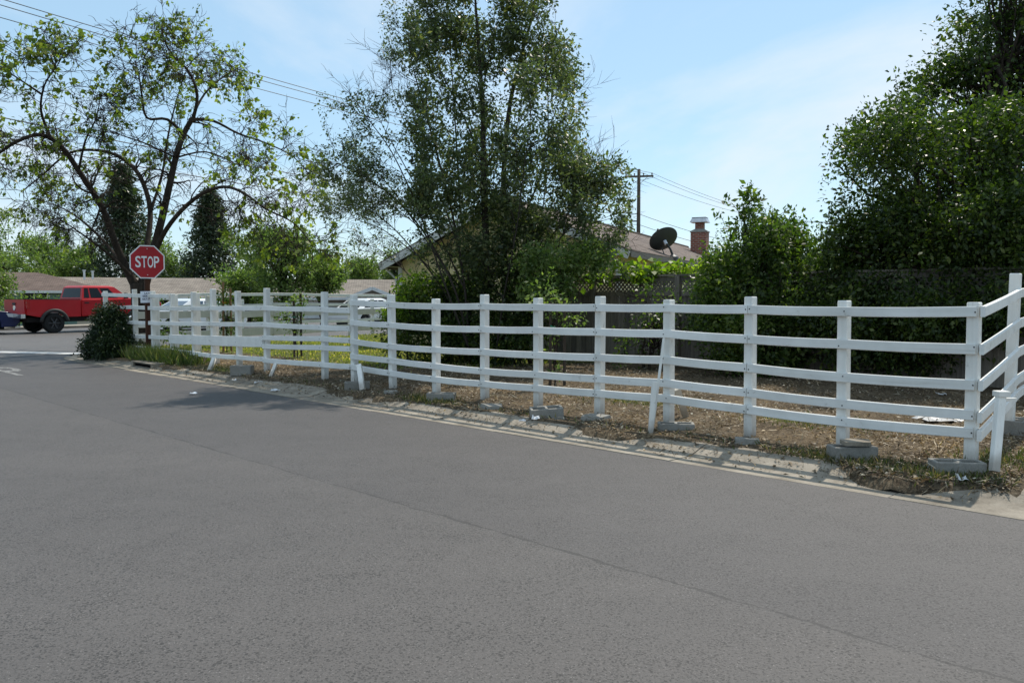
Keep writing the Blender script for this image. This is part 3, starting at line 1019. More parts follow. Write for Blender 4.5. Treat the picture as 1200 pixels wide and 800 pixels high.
# fence along the cross street
fence_cross = thing('rail_fence', 'white rail fence along the cross street at the far end of the lawn', 'fence', X(0, 0, 0.1))
p = 0.9
frng = random.Random(5)
FC = []
while p < 14.6:
    FC.append(p); p += 1.18
for i, p in enumerate(FC):
    w = X(p, 0.0)
    g = gzw(w)
    o = inst('post', PMESH, fence_cross, (w.x, w.y, g - 0.1), (frng.uniform(-.02, .02), frng.uniform(-.02, .02), math.atan2(PD.y, PD.x)), (1.1, 1.1, 1.48 + frng.uniform(-.06, .06)))
    o.data = PMESH
for k, (z, h) in enumerate(((1.44, .09), (1.12, .09), (0.86, .2), (0.55, .09), (0.28, .24))):
    i = 0
    while i < len(FC) - 1:
        j = min(i + 2, len(FC) - 1)
        dz = frng.uniform(-.03, .03)
        rail_mesh([X(FC[i] + .005, -0.075, z + dz + .15), X((FC[i] + FC[j]) / 2, -0.075, z + dz + .145), X(FC[j] - .005, -0.075, z + frng.uniform(-.02, .02) + .15)], h, 0.038, QD).build('rail', 'white_wood2' if k in (2, 4) else 'white_wood', fence_cross)
        i = j

# ------------------------------------------------------------------ loose stakes, blocks, rubbish along the fence
def stake(px0, py0, d0, px1, py1, d1, w, label, mat='white_wood', name='wooden_stake'):
    k_ = .97
    a, b = at(px0, py0, d0 * k_), at(px1, py1, d1 * k_)
    ax = (b - a).normalized()
    e = thing(name, label, 'stake', a, group=None)
    sx = ax.cross(Vector((0, 1, 0))).normalized(); sy = ax.cross(sx)
    mb = MB(); mb.obox((a + b) / 2, w / 2, w / 2, (b - a).length / 2, sx, sy, ax, ch=0.004)
    mb.build('shaft', mat, e)
    return e
s1 = stake(1165, 552, 6.75, 1173, 462, 6.9, 0.062, 'short white stake standing beside the corner post by the driveway')
mb = MB(); c = at(1173.5, 461, 6.69); mb.obox(c, 0.048, 0.048, 0.022, ch=0.004); mb.build('cap', 'white_wood', s1)
mb = MB(); c = at(1180, 468, 6.74); mb.obox(c, 0.07, 0.02, 0.014); mb.build('crosspiece', 'white_wood', s1)
stake(762, 511, 9.0, 767, 447, 9.05, 0.052, 'short upright white stake leaning out towards the kerb beside the long leaning strip')
stake(764, 508, 9.06, 778, 396, 9.25, 0.026, 'long thin white strip leaning against the fence rails near the middle')
stake(803, 487, 9.9, 793, 455, 9.75, 0.07, 'grey white brace behind the fence slanting down to the ground', 'white_wood2')
stake(425, 458, 12.9, 421, 428, 13.3, 0.075, 'white peg leaning against the bottom rail where the fence steps down')
stake(317, 442, 15.2, 323, 427, 15.5, 0.06, 'small white peg leaning right below the bottom rail at the tall post')
stake(245, 435, 16.6, 251, 420, 17.0, 0.07, 'white peg leaning under the wide board left of the grey block')
stake(1190, 452, 9.3, 1215, 425, 9.5, 0.07, 'white diagonal brace of the fence beside the driveway')

def block_mesh(rng):
    """hollow concrete block 0.39 x 0.19 x 0.19 with two cores, standing on its bed face"""
    mb = MB()
    x, y, z = 0.195, 0.095, 0.19
    t = 0.032
    outer = [(-x, -y), (x, -y), (x, y), (-x, y)]
    holes = [[(-x + t, -y + t), (-t / 2, -y + t), (-t / 2, y - t), (-x + t, y - t)], [(t / 2, -y + t), (x - t, -y + t), (x - t, y - t), (t / 2, y - t)]]
    def jit(p, k=0.004): return (p[0] + rng.uniform(-k, k), p[1] + rng.uniform(-k, k))
    outer = [jit(p) for p in outer]
    mid = [(0, -y), (0, y)]
    O0 = [(*p, 0) for p in outer]; O1 = [(*p, z) for p in outer]
    vs = O0 + O1
    vs += [(0, -y, 0), (0, y, 0), (0, -y, z), (0, y, z)]        # 8..11
    for h in holes:
        vs += [(*p, 0.01) for p in h] + [(*p, z) for p in h]      # 12..19, 20..27
    A0, A1, B0, B1 = 12, 16, 20, 24
    fs = [(0, 3, 9, 8), (8, 9, 2, 1),
          (0, 8, 10, 4), (8, 1, 5, 10), (1, 2, 6, 5), (2, 9, 11, 6), (9, 3, 7, 11), (3, 0, 4, 7)]
    fs += [(4, 10, A1 + 1, A1), (10, 11, A1 + 2, A1 + 1), (11, 7, A1 + 3, A1 + 2), (7, 4, A1, A1 + 3)]
    fs += [(10, 5, B1 + 1, B1), (5, 6, B1 + 2, B1 + 1), (6, 11, B1 + 3, B1 + 2), (11, 10, B1, B1 + 3)]
    for a0, a1 in ((A0, A1), (B0, B1)):
        for k in range(4):
            k2 = (k + 1) % 4
            fs.append((a0 + k, a1 + k, a1 + k2, a0 + k2))
        fs.append((a0, a0 + 1, a0 + 2, a0 + 3))
    mb.add(vs, fs)
    me = mb.mesh('block'); me.materials.append(M['block'])
    return me
brng = random.Random(3)
def block(px, d, rz, label, tilt=(0, 0), sink=0.03, side=False, scale=1.0):
    d = d * .97
    p = at(px, 400, d)
    g = gzw(p)
    o = bpy.data.objects.new('concrete_block', block_mesh(brng))
    COL.objects.link(o)
    o.location = (p.x, p.y, g - sink - .015 + (0.095 if side else 0))
    bv = o.modifiers.new('worn_edges', 'BEVEL'); bv.width = .009; bv.segments = 2; bv.limit_method = 'ANGLE'
    o.rotation_euler = ((R(90) if side else 0) + tilt[0], tilt[1], rz)
    o.scale = (scale, scale, scale)
    tag(o, label, 'concrete block', 'concrete blocks along the fence foot')
    return o
block(1126, 6.92, R(-7), 'grey hollow block at the foot of the corner post by the driveway', side=False, sink=0.075)
block(1001, 7.55, R(4), 'grey block with a broken slab on it under the second post from the driveway', sink=0.06)
block(793, 9.15, R(-8), 'hollow block half buried in leaves at the post with leaning strips', sink=0.11)
block(641, 10.2, R(6), 'pale grey block tipped beside the sixth post from the driveway', tilt=(0.1, -0.06), sink=0.06)
block(517, 11.75, R(-5), 'dark hollow block with open cores at the eighth post from the driveway', sink=0.07)
block(418, 13.2, R(10), 'rough grey block at the post where the rails step down', sink=0.06)
block(283, 15.7, R(-3), 'square grey block under the wide board of the fence', sink=0.0, tilt=(0, 0), scale=1.0)
block(1195, 8.7, R(50), 'grey block at the tall post of the driveway fence', sink=0.05)
# broken slab lying on the second block
p = at(1006, 400, 7.28)
mb = MB(); mb.prism([(-.12, -.07), (.1, -.08), (.13, .05), (-.02, .08), (-.13, .04)], (p.x, p.y, gzw(p) + .135), (1, 0, 0), (0, 1, 0.05), (0, 0, .035))
tag(mb.build('broken_slab', 'concrete'), 'broken piece of pale concrete lying on the second block', 'slab')
def rubble(px, d, s, label, seed):
    r = random.Random(seed)
    p = at(px, 400, d * .97); g = gzw(p)
    mb = MB()
    n = 7
    poly = [(s * (0.8 + r.uniform(-.2, .3)) * math.cos(2 * math.pi * k / n), 0.65 * s * (0.8 + r.uniform(-.2, .3)) * math.sin(2 * math.pi * k / n)) for k in range(n)]
    vs = [(p.x + x, p.y + y, g - .03) for x, y in poly] + [(p.x + x * .85, p.y + y * .85, g + s * .2 + r.uniform(-.01, .015)) for x, y in poly]
    mb.add(vs, [tuple(range(n - 1, -1, -1)), tuple(range(n, 2 * n))] + [(k, (k + 1) % n, n + (k + 1) % n, n + k) for k in range(n)])
    tag(mb.build('concrete_lump', 'block'), label, 'concrete', 'lumps of old concrete at the posts')
rubble(577, 10.95, 0.22, 'flat lump of old concrete at the foot of the post left of the tipped block', 1)
rubble(697, 9.9, 0.2, 'lump of old concrete at the foot of the fifth post from the driveway', 2)
rubble(876, 8.35, 0.2, 'lump of old concrete around the third post from the driveway', 3)
rubble(459, 12.6, 0.15, 'small lump of old concrete at the ninth post from the driveway', 4)
rubble(655, 10.0, 0.1, 'small chunk of concrete right of the tipped block', 5)
def scrap(px, py, s, label, seed, mat='wrap_white', flat=0.3):
    r = random.Random(seed)
    d = 8.0
    for _ in range(12):
        p = at(px, py, d); u, v = UVof(p.x, p.y)
        g = max(gz(u, v), 0.004 if v < 6.5 else 0.02 if v < 6.95 else 0.08)
        d = d * (CAMH - g) / max(0.05, (CAMH - p.z))
    p = at(px, py, d)
    mb = MB()
    n = 5
    vs = [(p.x + s * ((i / (n - 1)) - .5) + r.uniform(-.15, .15) * s, p.y + s * .7 * ((j / (n - 1)) - .5) + r.uniform(-.1, .1) * s, g + .008 + abs(r.gauss(0, flat * s * .5))) for j in range(n) for i in range(n)]
    fs = [(j * n + i, j * n + i + 1, (j + 1) * n + i + 1, (j + 1) * n + i) for j in range(n - 1) for i in range(n - 1)]
    mb.add(vs, fs)
    o = mb.build('paper_scrap', mat)
    sm = o.modifiers.new('solid', 'SOLIDIFY'); sm.thickness = 0.003
    tag(o, label, 'litter', 'scraps of white litter')
scrap(970, 548, 0.13, 'flat white carton lid on the gutter near the second block', 1, flat=.15)
scrap(1127, 563, 0.10, 'crumpled white paper in front of the corner block', 2, flat=.3)
scrap(1007, 551, 0.05, 'tiny white scrap beside the carton lid', 3, flat=.6)
scrap(628, 492, 0.09, 'white crumpled cup below the tipped block', 4, flat=.6)
scrap(612, 494, 0.07, 'small white scrap left of the crumpled cup', 5)
scrap(303, 449, 0.12, 'white paper scrap on the gutter near the grey square block', 6, flat=.4)
scrap(322, 458, 0.12, 'white scrap lying at the gutter edge under the dappled shade', 7)
scrap(227, 462, 0.10, 'white scrap lying out on the asphalt', 8)
scrap(274, 446, 0.07, 'tiny white scrap in the dry weeds left of the square block', 9)
scrap(1103, 493, 0.5, 'crumpled grey plastic sheet on the shaded ground inside the fence', 10, 'sheet_grey', .12)
scrap(1104, 463, 0.12, 'white scrap on the dark ground behind the fence', 11)
# ------------------------------------------------------------------ stop sign and notice
def build_sign():
    d = 19.2
    base = at(174.5, 420, d)
    g = gzw(base)
    e = thing('stop_sign', 'red octagonal STOP sign on a brown wooden post beside the fence', 'stop sign', (base.x, base.y, g))
    nrm = Vector((0.60, -0.80, 0)).normalized()       # the face looks at the traffic coming up the street
    ax = Vector((-nrm.y, nrm.x, 0)); ay = ZD
    top = zat(287, d)
    b = Vector((base.x, base.y, 0))
    mb = MB(); mb.obox(b + ZD * ((g - .2 + top) / 2) , .052, .05, (top - g + .2) / 2, ax, nrm, ZD, ch=.005)
    mb.build('post', 'sign_post', e)
    c = b + ZD * zat(307, d) + nrm * 0.062
    def octo(r): return [(r * math.cos(R(22.5 + 45 * k)), r * math.sin(R(22.5 + 45 * k))) for k in range(8)]
    ro = 0.381 / math.cos(R(22.5))
    mb = MB(); mb.prism(octo(ro), c, ax, ay, nrm * 0.006); pl = mb.build('sign_plate', 'sign_white', e)
    mb = MB(); mb.prism(octo(ro - .028), c + nrm * .0062, ax, ay, nrm * 0.0015); mb.build('red_field', 'sign_red', pl)
    x = -0.26
    for chx, w in zip('STOP', (0.118, 0.118, 0.124, 0.118)):
        text_obj('letter', chx, w, 0.262, 'sign_white', pl, c + ax * (x + w / 2) + nrm * 0.0098, ax, ay, bold=0.014)
        x += w + 0.014
    for k in (.30, -.30):
        mb = MB(); mb.lathe([(.012, 0), (.012, .006), (.006, .009)], c + ZD * k + nrm * .0078, nrm, 8); mb.build('bolt', 'steel', e)
    # paper notice nailed to the post
    n = thing('paper_notice', 'small white paper notice with dark lettering nailed to the stop sign post', 'notice', b + ZD * zat(358, d))
    cn = b + ZD * zat(348, d) + nrm * 0.06
    mb = MB(); mb.prism([(-.165, -.135), (.165, -.125), (.165, .135), (-.165, .13)], cn, ax, ay, nrm * .003); mb.build('sheet', 'paper', n)
    for s, w, z in (('LAWN', .16, .085), ('SERVICE', .235, .02), ('667-7503', .25, -.045)):
        text_obj('lettering', s, w, .048, 'ink', n, cn + ZD * z + nrm * .0045, ax, ay, bold=0.02)
build_sign()

# storm drain in the kerb
def build_drain():
    e = thing('storm_drain', 'dark storm drain opening under a concrete lid in the kerb beside the bush', 'drain', W(18.2, 7.0, 0))
    mb = MB()
    for (u0, u1, v0, v1, z0, z1) in ((17.62, 18.78, 6.90, 7.3, .105, .13), (17.62, 17.72, 6.91, 7.25, 0.008, .103), (18.68, 18.78, 6.91, 7.25, 0.008, .103)):
        mb.obox(W((u0 + u1) / 2, (v0 + v1) / 2, (z0 + z1) / 2), (u1 - u0) / 2, (v1 - v0) / 2, (z1 - z0) / 2, UD, VD, ZD)
    mb.build('lid', 'concrete', e)
    mb = MB(); mb.obox(W(18.2, 7.12, .054), .475, .17, .046, UD, VD, ZD); mb.build('opening', 'black', e)  # solid black block stands in for the shade inside the drain
build_drain()

# ------------------------------------------------------------------ plants
def grow(rng, p, d, L, r, depth, P, out, tips):
    n = max(3, int(L / P['step']))
    st = L / n
    pts, rad = [p.copy()], [r]
    d = d.normalized()
    for i in range(n):
        d = (d + Vector(rng.normal(size=3)) * P['wig'] + Vector((0, 0, P['grav'] * (1 if depth > 0 else P.get('tipgrav', 1))))).normalized()
        p = p + d * st
        pts.append(p.copy()); rad.append(r * (1 - 0.65 * (i + 1) / n))
    out.append((pts, rad))
    if depth <= 0:
        tips.append((pts[max(1, n // 3)], pts[-1], d.copy()))
        return
    kids = P['kids'][-depth] if isinstance(P['kids'], (list, tuple)) else P['kids']
    for k in range(kids):
        t = 1.0 if k == 0 else rng.uniform(0.25, 0.98)
        f = t * n
        i = min(int(f), n - 1)
        q = pts[i].lerp(pts[i + 1], f - i)
        base = (pts[i + 1] - pts[i]).normalized()
        side = Vector(rng.normal(size=3)); side = (side - base * side.dot(base)).normalized()
        an = R(rng.uniform(*P['ang'])) * (0.4 if k == 0 else 1)
        grow(rng, q, base * math.cos(an) + side * math.sin(an), L * rng.uniform(*P['ratio']), max(P['rmin'], rad[i] * (0.75 if k == 0 else 0.55)), depth - 1, P, out, tips)
def smooth_path(pts, per=4):
    pts = [Vector(p) for p in pts]
    out = []
    for i in range(len(pts) - 1):
        p0, p1, p2, p3 = pts[max(0, i - 1)], pts[i], pts[i + 1], pts[min(len(pts) - 1, i + 2)]
        for s in range(per):
            t = s / per
            out.append(0.5 * ((2 * p1) + (p2 - p0) * t + (2 * p0 - 5 * p1 + 4 * p2 - p3) * t * t + (3 * p1 - p0 - 3 * p2 + p3) * t ** 3))
    out.append(pts[-1])
    return out
def V3(a): return np.array([tuple(x) for x in a])

def tree_street():
    """big sparse tree behind the stop sign, limbs set out one by one"""
    rng = np.random.default_rng(11)
    D = 23.5
    base = at(166, 400, D); g = gzw(base)
    e = thing('tree', 'large sparse spreading tree with crooked dark limbs and lime leaves behind the stop sign', 'tree', (base.x, base.y, g))
    def path(lst): return smooth_path([at(x, y, D + dz) for x, y, dz in lst])
    limbs = [   # pixel path with depth offsets, start radius, end radius
        ([(166, 415, 0), (166, 380, 0), (165, 350, 0), (163, 332, 0)], .40, .33),
        ([(163, 345, 0), (147, 312, -.2), (135, 285, -.4), (120, 244, -.7), (92, 200, -1.2), (72, 172, -1.6), (48, 158, -1.9), (20, 166, -2.2), (-10, 186, -2.4), (-45, 215, -2.4)], .24, .04),
        ([(166, 340, 0), (178, 300, .1), (190, 255, .2), (198, 220, .3), (206, 185, .4), (215, 158, .5), (226, 138, .6)], .25, .13),
        ([(226, 140, .6), (231, 112, .5), (221, 84, .2), (203, 66, 0), (193, 48, -.2), (190, 32, -.3)], .11, .02),
        ([(226, 140, .6), (250, 142, 1.0), (280, 157, 1.5), (312, 168, 1.8), (345, 185, 2.0), (370, 215, 2.1)], .10, .02),
        ([(215, 158, .5), (196, 140, 0), (172, 138, -.5), (166, 110, -.8), (163, 90, -1), (158, 72, -1.2)], .10, .02),
        ([(226, 136, .6), (240, 110, 1.3), (262, 90, 2.0), (283, 78, 2.5)], .08, .02),
        ([(165, 335, .1), (172, 290, .8), (176, 245, 1.4), (163, 205, 1.8), (140, 184, 2.0), (112, 176, 2.1), (80, 180, 2.2), (50, 205, 2.3), (25, 225, 2.3)], .19, .03),
        ([(172, 335, 0), (186, 286, -.5), (206, 254, -1), (235, 228, -1.6), (262, 219, -2.0), (285, 226, -2.4), (312, 245, -2.7), (345, 262, -2.9), (368, 290, -3.0)], .15, .02),
        ([(160, 330, 0), (130, 300, -.8), (100, 277, -1.4), (72, 258, -1.8)], .11, .02),
        ([(160, 335, 0), (128, 290, .9), (100, 262, 1.6), (75, 245, 2.2), (40, 232, 2.6)], .11, .02),
        ([(60, 163, -1.8), (48, 130, -2), (52, 100, -2.2), (64, 80, -2.3), (66, 62, -2.4)], .08, .015),
        ([(48, 110, -2.1), (30, 98, -2.6), (8, 84, -2.9), (-18, 74, -3.1)], .06, .015),
        ([(92, 200, -1.2), (100, 165, -1.6), (112, 140, -2.0), (118, 112, -2.2)], .07, .015),
        ([(176, 250, 1.3), (190, 205, 2.0), (196, 165, 2.5), (205, 125, 2.8), (220, 80, 2.8), (240, 58, 2.8)], .10, .015),
        ([(206, 185, .4), (240, 178, -.6), (272, 190, -1.2), (298, 205, -1.6)], .06, .012),
        ([(206, 185, .4), (170, 168, -.8), (140, 158, -1.6), (116, 150, -2.0)], .06, .012),
    ]
    out, tips = [], []
    P = dict(step=.18, wig=.24, grav=-.03, tipgrav=2.4, kids=[5, 5], ang=(25, 75), ratio=(.45, .8), rmin=.0085)
    for li, (lst, r0, r1) in enumerate(limbs):
        pts = path(lst)
        n = len(pts)
        rad = [(r0 + (r1 - r0) * (i / (n - 1)) ** .8) * (.78 if li == 0 else .54) for i in range(n)]
        out.append((pts, rad))
        if li == 0: continue
        nk = int(n * (0.95 if li != 2 else 0.5))
        for k in range(nk):
            f = rng.uniform(0.30, 1.0) * (n - 1); i = min(int(f), n - 2)
            q = pts[i].lerp(pts[i + 1], f - i); b = (pts[i + 1] - pts[i]).normalized()
            side = Vector(rng.normal(size=3)); side = (side - b * side.dot(b)).normalized()
            dirv = b * .55 + side + Vector((0, 0, .02))
            grow(rng, q, dirv, rng.uniform(.5, 1.0), max(.012, rad[i] * .4), 2, P, out, tips)
    mb = MB()
    for pts, rad in out:
        mb.tube(pts, rad, 8 if rad[0] > .06 else 5 if rad[0] > .02 else 3, cap=rad[0] > .02)
    mb.build('trunk', 'bark', e, smooth=True)
    # leaves in tufts at the ends, more of them high up and on the outside
    cen, outd = [], []
    c0 = at(175, 190, D)
    for a, b, d in tips:
        rel = (b - c0)
        hi = sst(-1.2, 2.8, rel.z) * .55 + sst(2.0, 4.8, math.hypot(rel.x, rel.y)) * .45
        if rng.random() < 0.03 + 0.30 * hi ** 1.5 + (.035 if rel.x > 2.2 else 0):
            cen.append(b); outd.append(d)
            if rng.random() < .2 + .3 * hi:
                cen.append(a.lerp(b, .6)); outd.append(d)
    pos, d, nr, L, Wd = cluster_leaves(rng, V3(cen), V3(outd), 7, 0.12, 0.125, 0.72, 0.75, 0.3)
    leaves('crown', pos, d, nr, L, Wd, 'leaf_lime', e)
tree_street()

def lob(px, py, d, rx, ry, rz, w=1.0): return (at(px, py, d), (rx, ry, rz), w)
def tree_centre():
    rng = np.random.default_rng(5)
    D = 16.6
    base = at(575, 420, D); g = gzw(base)
    e = thing('tree', 'tall many-stemmed evergreen tree in front of the yellow house', 'tree', (base.x, base.y, g))
    def path(lst): return smooth_path([at(x, y, D + dz) for x, y, dz in lst])
    limbs = [
        ([(563, 428, 0), (568, 360, 0), (570, 300, 0), (567, 220, 0), (566, 140, .1), (562, 70, .1), (558, 15, .1), (556, -15, .1)], .14, .02),
        ([(594, 428, .2), (592, 350, .3), (590, 270, .4), (591, 190, .5), (598, 120, .6), (610, 70, .6), (622, 25, .7), (630, -12, .7)], .12, .02),
        ([(550, 425, -.2), (545, 340, -.4), (530, 250, -.6), (512, 180, -.7), (495, 120, -.8), (482, 70, -.8), (478, 40, -.8)], .08, .015),
        ([(556, 425, .3), (548, 330, .6), (540, 250, .9), (535, 170, 1.0), (530, 90, 1.1), (525, 20, 1.1), (520, -10, 1.1)], .08, .015),
        ([(552, 420, -.3), (535, 345, -.7), (505, 285, -1.0), (470, 240, -1.2), (435, 212, -1.4), (405, 196, -1.5), (388, 190, -1.5)], .07, .010),
        ([(552, 420, 0), (525, 350, 0), (490, 300, -.1), (455, 262, -.1), (420, 240, -.2), (392, 250, -.2)], .06, .010),
        ([(548, 420, .3), (515, 365, .6), (475, 318, .9), (440, 290, 1.0), (405, 283, 1.1)], .05, .010),
        ([(552, 415, -.6), (520, 330, -1.0), (492, 250, -1.3), (460, 180, -1.5), (430, 138, -1.6), (418, 120, -1.6)], .06, .010),
        ([(600, 425, .1), (618, 350, .0), (645, 295, -.2), (672, 262, -.3), (690, 245, -.3), (702, 232, -.3)], .07, .010),
        ([(598, 425, .5), (612, 340, .8), (632, 270, 1.0), (640, 210, 1.1), (646, 150, 1.1), (648, 105, 1.1)], .07, .010),
        ([(592, 300, .4), (622, 235, .1), (640, 180, -.1), (642, 110, -.2), (638, 60, -.2), (630, 20, -.2)], .06, .010),
        ([(580, 425, -.5), (590, 350, -.8), (605, 270, -1.0), (615, 190, -1.1), (625, 110, -1.1)], .06, .010),
        ([(568, 200, 0), (545, 140, .4), (515, 80, .6), (500, 30, .7), (492, -5, .7)], .06, .010),
        ([(545, 340, -.4), (510, 265, -.9), (480, 205, -1.2), (455, 160, -1.4), (440, 130, -1.4)], .05, .008),
        ([(548, 350, .2), (505, 290, .3), (465, 230, .4), (432, 190, .4), (410, 165, .4)], .05, .008),
        ([(545, 365, .5), (500, 310, .8), (450, 270, 1.0), (415, 255, 1.1), (390, 225, 1.1)], .05, .008),
        ([(550, 330, 0), (520, 240, .5), (490, 180, .8), (465, 120, .9), (455, 80, .9)], .05, .008),
        ([(530, 300, -.5), (490, 265, -.9), (450, 235, -1.2), (415, 225, -1.4)], .04, .008),
        ([(630, 300, .1), (665, 250, 0), (690, 215, -.2), (715, 205, -.3)], .04, .008),
        ([(640, 300, -.2), (660, 285, -.7), (680, 272, -.9), (698, 258, -1.0)], .04, .008),
    ]
    out, tips = [], []
    P = dict(step=.16, wig=.13, grav=.02, tipgrav=-.5, kids=[4, 4], ang=(22, 55), ratio=(.5, .72), rmin=.004)
    for li, (lst, r0, r1) in enumerate(limbs):
        pts = path(lst); n = len(pts)
        rad = [(r0 + (r1 - r0) * (i / (n - 1))) * (.68 if li < 2 else .36) for i in range(n)]
        out.append((pts, rad))
        nk = int(n * 0.85)
        for k in range(nk):
            f = rng.uniform(0.22, 1.0) * (n - 1); i = min(int(f), n - 2)
            q = pts[i].lerp(pts[i + 1], f - i); b = (pts[i + 1] - pts[i]).normalized()
            side = Vector(rng.normal(size=3)); side = (side - b * side.dot(b)).normalized()
            sp = li in (4, 5, 6, 7, 13, 14, 15, 16, 17)
            grow(rng, q, b * .8 + side * .8, rng.uniform(.4, .85) * (0.72 if sp else 1.0), max(.008, rad[i] * .3), 2, P, out, tips)
    mb = MB()
    for pts, rad in out:
        mb.tube(pts, rad, 8 if rad[0] > .05 else 5 if rad[0] > .012 else 3, cap=rad[0] > .02)
    mb.build('trunk', 'bark_grey', e, smooth=True)
    cen, outd, wc, wd = [], [], [], []
    for a, b, d in tips:
        px = 600 + FPX * b.x / b.y
        keep = 1.0 if px > 480 else 0.34
        pyb = 347 - FPX * (b.z - CAMH) / b.y
        if px > 738 or (px > 682 and pyb < 185) or (px > 665 and pyb < 70): continue
        if (px < 452 and pyb < 105) or (px < 490 and 75 < pyb < 112) or px < 372: continue
        if px < 545 and pyb > 255 and rng.random() < .75: continue
        if px <= 480:
            if rng.random() < .72:
                wc.append(b); wd.append(d); wc.append(a.lerp(b, .4)); wd.append(d)
            continue
        if rng.random() < keep:
            cen.append(b); outd.append(d)
            cen.append(a.lerp(b, .5)); outd.append(d)
    cen, outd = V3(cen), V3(outd)
    lobes = [lob(x, y, D + dz, r * 1.0, r, r * 1.1, w) for x, y, dz, r, w in ((560, 40, 0, .8, 1.1), (610, 25, .3, .75, 1), (515, 40, .3, .6, .8), (485, 62, .1, .4, .4), (645, 60, .3, .5, .6), (570, 120, .1, .9, 1.3), (630, 120, .3, .6, .9), (525, 120, 0, .5, .6), (565, 200, .1, .9, 1.4), (640, 195, .3, .7, 1.1), (515, 200, 0, .45, .4), (590, 275, .2, .95, 1.4), (660, 265, .3, .75, 1.1), (700, 240, .1, .5, .5), (610, 330, .2, .8, 1.0), (560, -20, .2, .9, .8), (670, 185, .2, .35, .3), (660, 95, .2, .3, .3), (548, 290, .1, .5, .7), (560, 335, .1, .55, .7), (650, 310, .2, .6, .8), (528, 345, 0, .45, .5), (535, 290, -.1, .5, .9), (520, 265, 0, .4, .5), (555, 310, -.3, .5, .8))]
    lobes = [l_ for l_ in lobes if not (l_[0].x / l_[0].y > .075 and l_[0].z > 5.6)]
    C2, O2 = lobes_points(rng, lobes, 4000, .12, gap=(3.6, .18))
    C3, O3 = lobes_points(rng, [lob(x, y, D + .1, .62, .6, .5, 1) for x, y in ((560, 265), (600, 250), (640, 265), (580, 300), (625, 305), (590, 225))], 420, .1)
    cen = np.concatenate((cen, C2, C3)); outd = np.concatenate((outd, O2, O3))
    pos, d, nr, L, Wd = cluster_leaves(rng, cen, outd, 9, 0.13, 0.085, 0.46, 0.35, 0.3)
    r2 = cluster_leaves(rng, V3(wc), V3(wd), 6, .11, .062, .45, .2, .3)
    pos, d, nr, L, Wd = (np.concatenate((x, y)) for x, y in zip((pos, d, nr, L, Wd), r2))
    leaves('crown', pos, d, nr, L, Wd, 'leaf_olive', e)
tree_centre()

def bushy(name, label, cat, base, lobes, nclus, per, crad, size, mat, bark='bark', seed=1, shell=.5, stems=40, trunk_r=.06, group=None, droop=.25, aspect=.5, zmin=None, nstem=1, sprays=0, sub=0, gap=None):
    rng = np.random.default_rng(seed)
    big = list(lobes)
    for c_, r_, w_ in (big if sub else []):
        for k in range(sub):
            dd_ = rng.normal(size=3); dd_ /= np.linalg.norm(dd_)
            f_ = rng.uniform(.28, .5)
            lobes = lobes + [(Vector((c_[0] + dd_[0] * r_[0] * .85, c_[1] + dd_[1] * r_[1] * .85, c_[2] + dd_[2] * r_[2] * .85)), tuple(x * f_ for x in r_), w_ * f_ * .8)]
    base = Vector(base)
    e = thing(name, label, cat, base, group=group)
    C, O = lobes_points(rng, lobes, nclus, shell, zmin, gap)
    if sprays:
        idx = rng.choice(len(C), sprays)
        sv = (O[idx] * .8 + np.array([0, 0, .35])) * (rng.uniform(.4, 1.1, (sprays, 1)) * size * 7)
        extra = [C[idx] + sv * k for k in (.15, .4, .65, .9)]
        C2 = np.concatenate(extra); O2 = np.tile(O[idx], (4, 1))
    pos, d, nr, L, Wd = cluster_leaves(rng, C, O, per, crad, size, aspect, droop)
    if sprays:
        r2 = cluster_leaves(rng, C2, O2, max(4, per // 3), crad * .35, size, aspect, 0)
        pos, d, nr, L, Wd = (np.concatenate((x, y)) for x, y in zip((pos, d, nr, L, Wd), r2))
    leaves('crown', pos, d, nr, L, Wd, mat, e)
    mb = MB()
    if sprays:
        for k in range(sprays):
            mb.tube([C[idx[k]] - sv[k] * .5, C[idx[k]] + sv[k] * .3, C[idx[k]] + sv[k] * .95], [size * .12, size * .07, size * .03], 3, cap=False)
    centre = Vector(np.average([tuple(l[0]) for l in lobes], axis=0, weights=[l[2] for l in lobes]))
    for s in range(nstem):
        b0 = base + Vector((rng.normal() * .12 * (nstem > 1), rng.normal() * .12 * (nstem > 1), -.1))
        top = centre + Vector(rng.normal(size=3)) * .15 * (nstem > 1)
        tp = curve_pts(b0, top, 6, rng, .02)
        mb.tube(tp, [trunk_r * (1 - .55 * i / 6) for i in range(7)], 7)
    idx = rng.choice(len(C), min(stems, len(C)), replace=False)
    for i in idx:
        t = rng.uniform(.35, 1.0)
        a = base.lerp(centre, t)
        pts = curve_pts(a, Vector(C[i]), 4, rng, .04, -.04)
        r0 = trunk_r * .42
        mb.tube(pts, [r0, r0 * .7, r0 * .5, r0 * .3, r0 * .12], 4, cap=False)
    mb.build('trunk', bark, e, smooth=True)
    return e
def lob(px, py, d, rx, ry, rz, w=1.0): return (at(px, py, d), (rx, ry, rz), w)
def gbase(px, d):
    p = at(px, 400, d); return Vector((p.x, p.y, gzw(p)))

